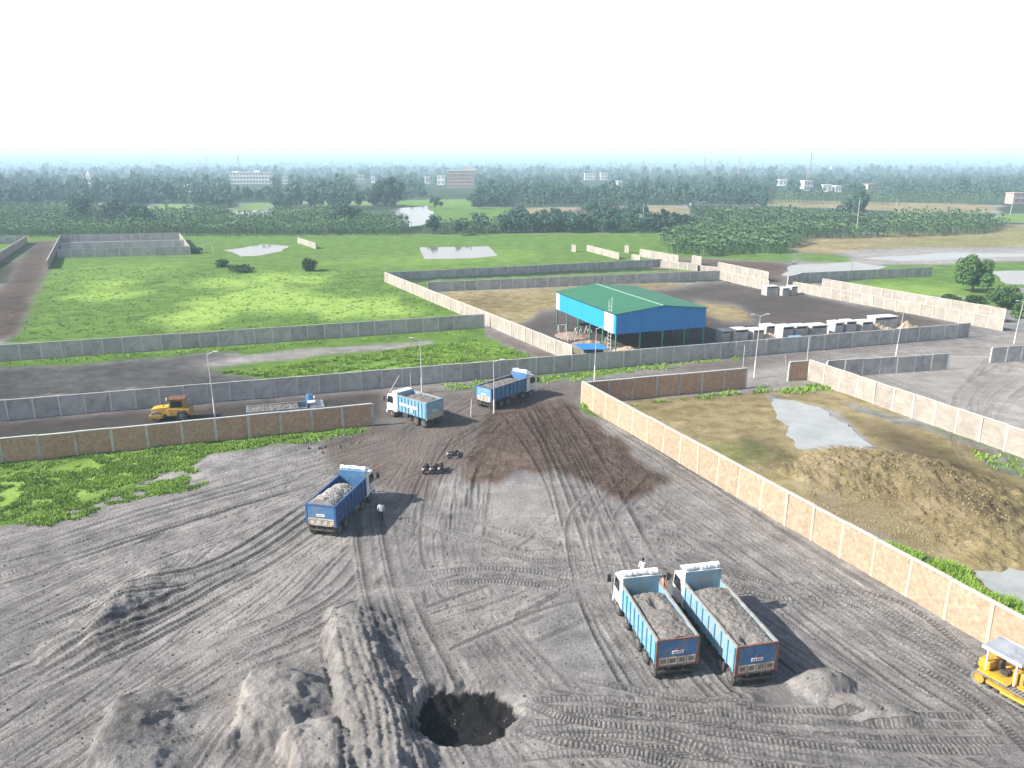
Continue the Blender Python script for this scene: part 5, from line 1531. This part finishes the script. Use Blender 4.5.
# shared far tree shapes
far_shapes = []
for k in range(6):
    g_ = np.random.default_rng(100 + k)
    h = 10 * (1 + .25 * g_.random()); rx = 4.2 * (1 + .4 * g_.random())
    V, F_ = crown_geo(g_, rx, h * .46, h * .56, 190, 1.05, 9)
    far_shapes.append((V, F_, np_mesh('crown', V, F_, M['leaf_far']), trunk_mesh('trunk', h * .6, .3, 3, g_)))
lite_shapes = []
for k in range(6):
    g_ = np.random.default_rng(140 + k)
    h = 10 * (1 + .3 * g_.random()); rx = 4.6 * (1 + .5 * g_.random())
    lite_shapes.append(crown_geo(g_, rx, h * .5, h * .5, 85, 1.6, 8))
# tall slender palm-like shape for a few
def place_pix(n, y0, y1, x0=-140, x1=1164, seed=0):
    g_ = np.random.default_rng(seed)
    px = g_.uniform(x0, x1, n); py = g_.uniform(y0, y1, n)
    u = (px - 512) / FPX; v = (py - 384) / FPX; tt = HCAM / (_sp + v * _cp)
    return px, py, u * tt, tt * (_cp - v * _sp), g_


CLEAR = [[(395, 209), (470, 208), (470, 198), (398, 198)], [(520, 230), (760, 230), (760, 204), (520, 204)], [(764, 216), (1010, 216), (1010, 199), (764, 197)],
         [(640, 199), (700, 199), (700, 190), (640, 190)], [(410, 230), (432, 230), (432, 204), (410, 204)], [(505, 224), (525, 224), (522, 200), (510, 200)],
         [(475, 194), (520, 194), (520, 189), (475, 189)], [(135, 214), (196, 213), (196, 203), (145, 203)], [(226, 219), (276, 218), (274, 201), (230, 201)], [(300, 206), (380, 205), (380, 201), (300, 201)], [(40, 209), (110, 208), (110, 203), (40, 203)]]
CLEARW = [[P(*q) for q in c] for c in CLEAR]


def clear_mask(px, py):
    m = np.zeros(px.shape, bool)
    for q in CLEAR: m |= inpoly(px, py, q)
    return m


OPEN = [(251, 20, 184), (461, 15, 188), (285, 4, 184), (361, 5, 183), (373, 3, 183), (441, 5, 185), (428, 4, 184), (590, 8, 180), (604, 5, 180), (620, 4, 188),
        (808, 6, 191), (827, 6, 192), (838, 4, 192), (873, 8, 192), (1019, 6, 204), (783, 5, 186), (188, 3, 192), (90, 3, 184)]


def open_view(px, py):
    m = np.ones(px.shape, bool)
    for x, w, y in OPEN: m &= ~((np.abs(px - x) < w + 2) & (py > y - 1) & (py < y + 15))
    return m


# the nearest trees of the woods, each a thing
trees = []
px, py, X_, Y_, g_ = place_pix(1500, 190, 209, seed=2)
ok = ~clear_mask(px, py) & (fbm(X_ * .01, Y_ * .01, 7) > .30) & open_view(px, py)
order = np.argsort(-py[ok])
sel = np.nonzero(ok)[0][order][:280]
proto = {}
for i in sel:
    k = int(g_.integers(0, 6)); s = g_.uniform(.5, .92)
    r = thing('wood_tree', 'dark rounded tree in the near edge of the hazy woods beyond the fields', 'tree', (X_[i], Y_[i], -.1), g_.uniform(0, 6.28), 'trees at the near edge of the woods')
    r.scale = (s, s, s * g_.uniform(.85, 1.2))
    link('crown', far_shapes[k][2], r); link('trunk', far_shapes[k][3], r)
# low belts of bushes and trees between the fields
BELTS = [[(500, 233), (690, 233), (690, 224), (500, 222)], [(425, 238), (512, 236), (508, 224), (425, 228)], [(525, 200), (582, 200), (582, 192), (525, 192)],
         [(0, 212), (410, 208), (380, 198), (0, 200)], [(985, 232), (1120, 232), (1120, 218), (985, 220)], [(885, 218), (910, 216), (905, 210), (885, 212)]]
nb = 0
for q, bp in enumerate(BELTS):
    pxs_ = [b[0] for b in bp]; pys_ = [b[1] for b in bp]
    px, py, X_, Y_, g_ = place_pix([110, 40, 26, 60, 24, 8][q], min(pys_), max(pys_), min(pxs_), max(pxs_), 20 + q)
    m = inpoly(px, py, bp)
    for i in np.nonzero(m)[0]:
        if nb >= 110: break
        nb += 1
        k = int(g_.integers(0, 6)); s = g_.uniform(.4, .75) * (1.3 if q == 2 else 1)
        r = thing('belt_tree', 'low bushy tree in the belts between the fields beyond the meadow', 'tree', (X_[i], Y_[i], -.1), g_.uniform(0, 6.28), 'bushy trees in the field belts')
        r.scale = (s * 1.15, s * 1.15, s)
        link('crown', far_shapes[k][2], r); link('trunk', far_shapes[k][3], r)


def scatter_mesh(name, shapes, X_, Y_, S_, g_, mat, zscale=(.7, 1.5)):
    Vs, Fs, b = [], [], 0
    for x, y, s in zip(X_, Y_, S_):
        V, F_ = shapes[int(g_.integers(0, len(shapes)))][:2]
        a = g_.uniform(0, 6.28); ca, sa = math.cos(a), math.sin(a)
        W = np.empty_like(V)
        W[:, 0] = (V[:, 0] * ca - V[:, 1] * sa) * s + x; W[:, 1] = (V[:, 0] * sa + V[:, 1] * ca) * s + y
        W[:, 2] = V[:, 2] * s * g_.uniform(*zscale)
        Vs.append(W); Fs.append(F_ + b); b += len(V)
    o = link(name, np_mesh(name, np.concatenate(Vs), np.concatenate(Fs), mat))
    return o


# the rest of the woods, one mass towards the horizon
px, py, X_, Y_, g_ = place_pix(7600, 166, 206, seed=3)
ok = ~clear_mask(px, py) & ((fbm(X_ * .008, Y_ * .008, 7) > .32) | (py < 190))
ok &= open_view(px, py)
S_ = np.where(py < 176, 1.1, .72) * g_.uniform(.6, 1.3, len(px)) * np.where(g_.random(len(px)) < .06, 1.35, 1)
o = scatter_mesh('woods', lite_shapes, X_[ok], Y_[ok], S_[ok], g_, M['leaf_far'])
tag(o, 'hazy blue green woods stretching to the horizon', 'woods', None, 'stuff')
px, py, X_, Y_, g_ = place_pix(1600, 163.1, 167.5, seed=4)
o = scatter_mesh('woods', lite_shapes, X_, Y_, g_.uniform(1.2, 2.6, len(px)), g_, M['leaf_far'])
tag(o, 'palest line of far woods along the horizon', 'woods', None, 'stuff')


# broad leaved plantation plants
def banana_geo(seed):
    g_ = np.random.default_rng(seed); V, F_ = [], []
    h = g_.uniform(1.9, 2.9)
    for i in range(5):
        a = 2 * math.pi * i / 5
        V += [(.14 * math.cos(a), .14 * math.sin(a), -.1), (.09 * math.cos(a), .09 * math.sin(a), h)]
    for i in range(5): F_.append((2 * i, 2 * ((i + 1) % 5), 2 * ((i + 1) % 5) + 1, 2 * i + 1))
    for k in range(8):
        a = 2.4 * k + g_.uniform(-.4, .4); ln = g_.uniform(1.4, 2.1); up = g_.uniform(.75, 1.45); b = len(V)
        ca, sa = math.cos(a), math.sin(a)
        for s_, w in ((0, .12), (.3, .26), (.65, .29), (1.0, .08)):
            rr = ln * s_ * math.cos(up * (1 - s_ * .5)); z = h + ln * (s_ * math.sin(up) - s_ * s_ * .55)
            V += [(ca * rr - sa * w, sa * rr + ca * w, z), (ca * rr + sa * w, sa * rr - ca * w, z)]
        for q in range(3): F_.append((b + 2 * q, b + 2 * q + 1, b + 2 * q + 3, b + 2 * q + 2))
    return np.array(V), np.array(F_)


ban = [banana_geo(200 + k) for k in range(6)]
ban_me = [np_mesh('plantation_plant', V, F_, M['banana']) for V, F_ in ban]
ZONES = [([(-160, 238), (190, 236.5), (402, 235), (408, 226), (330, 215), (150, 209), (-160, 208)], 2.5, .92),
         ([(425, 236), (510, 234), (505, 226), (430, 226)], 2.4, .9),
         ([(500, 231), (690, 231), (690, 222), (500, 221)], 2.4, .9),
         ([(660, 246), (672, 254), (700, 257.5), (790, 252), (805, 240), (985, 234), (1010, 226), (985, 223), (800, 219), (690, 215), (690, 232), (668, 238)], 2.2, .98),
         ([(525, 206), (690, 205), (690, 200), (525, 200)], 4.5, 1.0),
         ([(764, 204), (1180, 206), (1180, 198), (764, 197)], 5.0, 1.2),
         ([(690, 222), (800, 220), (800, 216), (690, 214)], 3.5, 1.1),
         ([(895, 222), (985, 220), (985, 216), (895, 216)], 3.5, 1.0)]
PX, PY, PS = [], [], []
g_ = np.random.default_rng(77)
for pix, sp_, sc in ZONES:
    poly = [P(*q) for q in pix]
    x0, x1 = min(q[0] for q in poly), max(q[0] for q in poly); y0, y1 = min(q[1] for q in poly), max(q[1] for q in poly)
    gx_, gy_ = np.meshgrid(np.arange(x0, x1, sp_), np.arange(y0, y1, sp_))
    gx_ = gx_.ravel() + g_.uniform(-.9, .9, gx_.size); gy_ = gy_.ravel() + g_.uniform(-.9, .9, gy_.size)
    m = inpoly(gx_ + (vnoise(gx_ * .1, gy_ * .1, 4) - .5) * 6, gy_ + (vnoise(gx_ * .1, gy_ * .1, 9) - .5) * 6, poly) & (fbm(gx_ * .03, gy_ * .03, 19, 3) > .33)
    for c in CLEARW[6:]: m &= ~inpoly(gx_, gy_, c)
    PX.append(gx_[m]); PY.append(gy_[m]); PS.append(sc * g_.uniform(.75, 1.3, m.sum()))
PX, PY, PS = np.concatenate(PX), np.concatenate(PY), np.concatenate(PS)
vis = np.abs(PX / PY) < .66
order = np.argsort(np.where(vis, PY, 1e9))
for i in order[:300]:
    o = link('plantation_plant', ban_me[int(g_.integers(0, 6))], None, (PX[i], PY[i], 0), (0, 0, g_.uniform(0, 6.28)))
    o.scale = (PS[i],) * 3
    tag(o, 'broad leaved plantation plant in the front rows beyond the meadow and walls', 'plant', 'front rows of the plantation')
rest = order[300:]
o = scatter_mesh('plantation', ban, PX[rest], PY[rest], PS[rest], g_, M['banana'])
tag(o, 'dense rows of broad leaved plants filling the plantation blocks', 'plantation', None, 'stuff')
print('plantation plants', len(PX))


# grass tufts
def tufts(name, zones, label, mat):
    Vs = []
    for pix, n, hh_ in zones:
        poly = [P(*q) for q in pix]
        x0, x1 = min(q[0] for q in poly), max(q[0] for q in poly); y0, y1 = min(q[1] for q in poly), max(q[1] for q in poly)
        x = RNG.uniform(x0, x1, n * 3); y = RNG.uniform(y0, y1, n * 3)
        wx, wy = x + (fbm(x * .3, y * .3, 3) - .5) * 3.5, y + (fbm(x * .3, y * .3, 8) - .5) * 3.5
        m = inpoly(wx, wy, poly) & (fbm(x * .8, y * .8, 15) > .47)
        x, y = x[m][:n], y[m][:n]
        z = terrain(x, y); k = len(x)
        for b in range(7):
            a = RNG.uniform(0, 6.28, k); h = hh_ * RNG.uniform(.5, 1.3, k); w = .05 + .04 * RNG.random(k); ln = RNG.uniform(.4, 1.2, k) * h
            bx, by = x + RNG.normal(0, .18, k), y + RNG.normal(0, .18, k)
            Vs.append(np.stack([np.stack([bx - np.sin(a) * w, by + np.cos(a) * w, z - .03], -1), np.stack([bx + np.sin(a) * w, by - np.cos(a) * w, z - .03], -1), np.stack([bx + np.cos(a) * ln, by + np.sin(a) * ln, z + h], -1)], 1))
    V = np.concatenate(Vs).reshape(-1, 3)
    o = link(name, np_mesh(name, V, np.arange(len(V)).reshape(-1, 3), mat))
    return tag(o, label, 'grass', None, 'stuff')


tufts('grass', [([(-160, 490), (0, 464), (372, 426), (372, 430), (300, 444), (262, 446), (205, 456), (190, 470), (212, 486), (150, 497), (65, 522), (0, 528), (-160, 560)], 26000, .17),
                ([(580, 402), (604, 412), (602, 418), (580, 412)], 160, .5)], 'bright green weeds in front of the left brown wall', M['grass_blade'])
tufts('grass', [([(610, 408), (745, 390), (830, 384), (830, 391), (760, 393), (640, 404), (620, 414)], 900, .4),
                ([(880, 546), (960, 568), (965, 590), (1024, 602), (1100, 650), (1080, 690), (1030, 660)], 2600, .45),
                ([(980, 452), (1024, 465), (1300, 560), (1300, 575), (1024, 476), (985, 470)], 500, .3)], 'green grass along the walls of the dry plot', M['grass_blade'])
tufts('grass', [([(270, 380), (220, 374), (470, 340), (520, 352), (560, 366), (440, 372)], 13000, .28),
                ([(-20, 364), (483, 330), (483, 333), (-20, 368)], 1500, .28),
                ([(440, 391), (600, 377), (760, 356), (760, 352), (600, 371), (440, 385)], 1500, .28)], 'tall green grass in the strip between the two grey walls', M['grass_blade'])
M['weed_dark'] = foliage_mat('dark_weeds', (.085, .155, .028), (.18, .285, .055), .25)
tufts('grass', [([(10, 342), (483, 316), (420, 290), (386, 276), (330, 268), (60, 268), (30, 310)], 3500, .2)], 'uneven green growth over the big open meadow', M['weed_dark'])

# loose clods and small stones over the yard
Vs, Fs, b = [], [], 0
ico = bmesh.new(); bmesh.ops.create_icosphere(ico, subdivisions=1, radius=1); ico.verts.ensure_lookup_table()
IV = np.array([v.co[:] for v in ico.verts]); IF = np.array([[v.index for v in f.verts] for f in ico.faces]); ico.free()
for pix, n, r0, r1 in [([(0, 560), (420, 430), (600, 420), (1024, 700), (1024, 768), (0, 768)], 2600, .02, .075), ([(438, 428), (520, 412), (585, 420), (655, 470), (662, 492), (540, 472), (470, 486)], 900, .03, .09),
                ([(290, 440), (375, 428), (370, 440), (320, 455)], 60, .05, .2)]:
    poly = [P(*q) for q in pix]
    x = RNG.uniform(min(q[0] for q in poly), max(q[0] for q in poly), n * 3); y = RNG.uniform(min(q[1] for q in poly), max(q[1] for q in poly), n * 3)
    m = inpoly(x, y, poly); x, y = x[m][:n], y[m][:n]; z = terrain(x, y)
    for i in range(len(x)):
        s = RNG.uniform(r0, r1) ; W = IV * s * RNG.uniform(.6, 1.3, 3) * (1 + RNG.uniform(-.25, .25, (len(IV), 1)))
        Vs.append(W + np.array([x[i], y[i], z[i] + s * .25])); Fs.append(IF + b); b += len(IV)
M['clods'] = weathered('clods', (.11, .10, .095), (.19, .175, .155), .4, .95, .1, (.12, .09, .07), 0, .5)
o = link('clods', np_mesh('clods', np.concatenate(Vs), np.concatenate(Fs), M['clods']))
tag(o, 'loose clods and stones strewn over the yard and mud heap', 'clods', None, 'stuff')

Vs, Fs, b = [], [], 0
poly = [P(*q) for q in MUD]
n = 2200
x = RNG.uniform(min(q[0] for q in poly), max(q[0] for q in poly), n * 3); y = RNG.uniform(min(q[1] for q in poly), max(q[1] for q in poly), n * 3)
m = inpoly(x + (fbm(x * .4, y * .4, 6) - .5) * 5, y + (fbm(x * .4, y * .4, 16) - .5) * 5, poly); x, y = x[m][:n], y[m][:n]; z = terrain(x, y)
for i in range(len(x)):
    s = RNG.uniform(.03, .10); W = IV * s * RNG.uniform(.6, 1.3, 3) * (1 + RNG.uniform(-.25, .25, (len(IV), 1)))
    Vs.append(W + np.array([x[i], y[i], z[i] + s * .1])); Fs.append(IF + b); b += len(IV)
M['mud_clods'] = weathered('mud_clods', (.22, .175, .085), (.34, .28, .15), .5, .95, .1, (.12, .10, .05), 0, .5)
o = link('clods', np_mesh('clods', np.concatenate(Vs), np.concatenate(Fs), M['mud_clods']))
tag(o, 'yellow brown mud clods over the spoil heap in the dry plot', 'clods', None, 'stuff')

# ------------------------------------------------------------------ haze
t = bpy.data.materials.new('haze'); t.use_nodes = True
t.node_tree.nodes.clear()
out = t.node_tree.nodes.new('ShaderNodeOutputMaterial'); pv = t.node_tree.nodes.new('ShaderNodeVolumePrincipled')
pv.inputs['Color'].default_value = (.60, .82, 1.0, 1)
pv.inputs['Density'].default_value = HAZE_DENSITY
pv.inputs['Anisotropy'].default_value = 0.0
t.node_tree.links.new(pv.outputs[0], out.inputs['Volume'])
hz = MB().bb(-26000, 26000, -900, 26000, -4, 52).build('haze', t)
tag(hz, 'pale morning haze over the whole plain', 'haze', None, 'stuff')
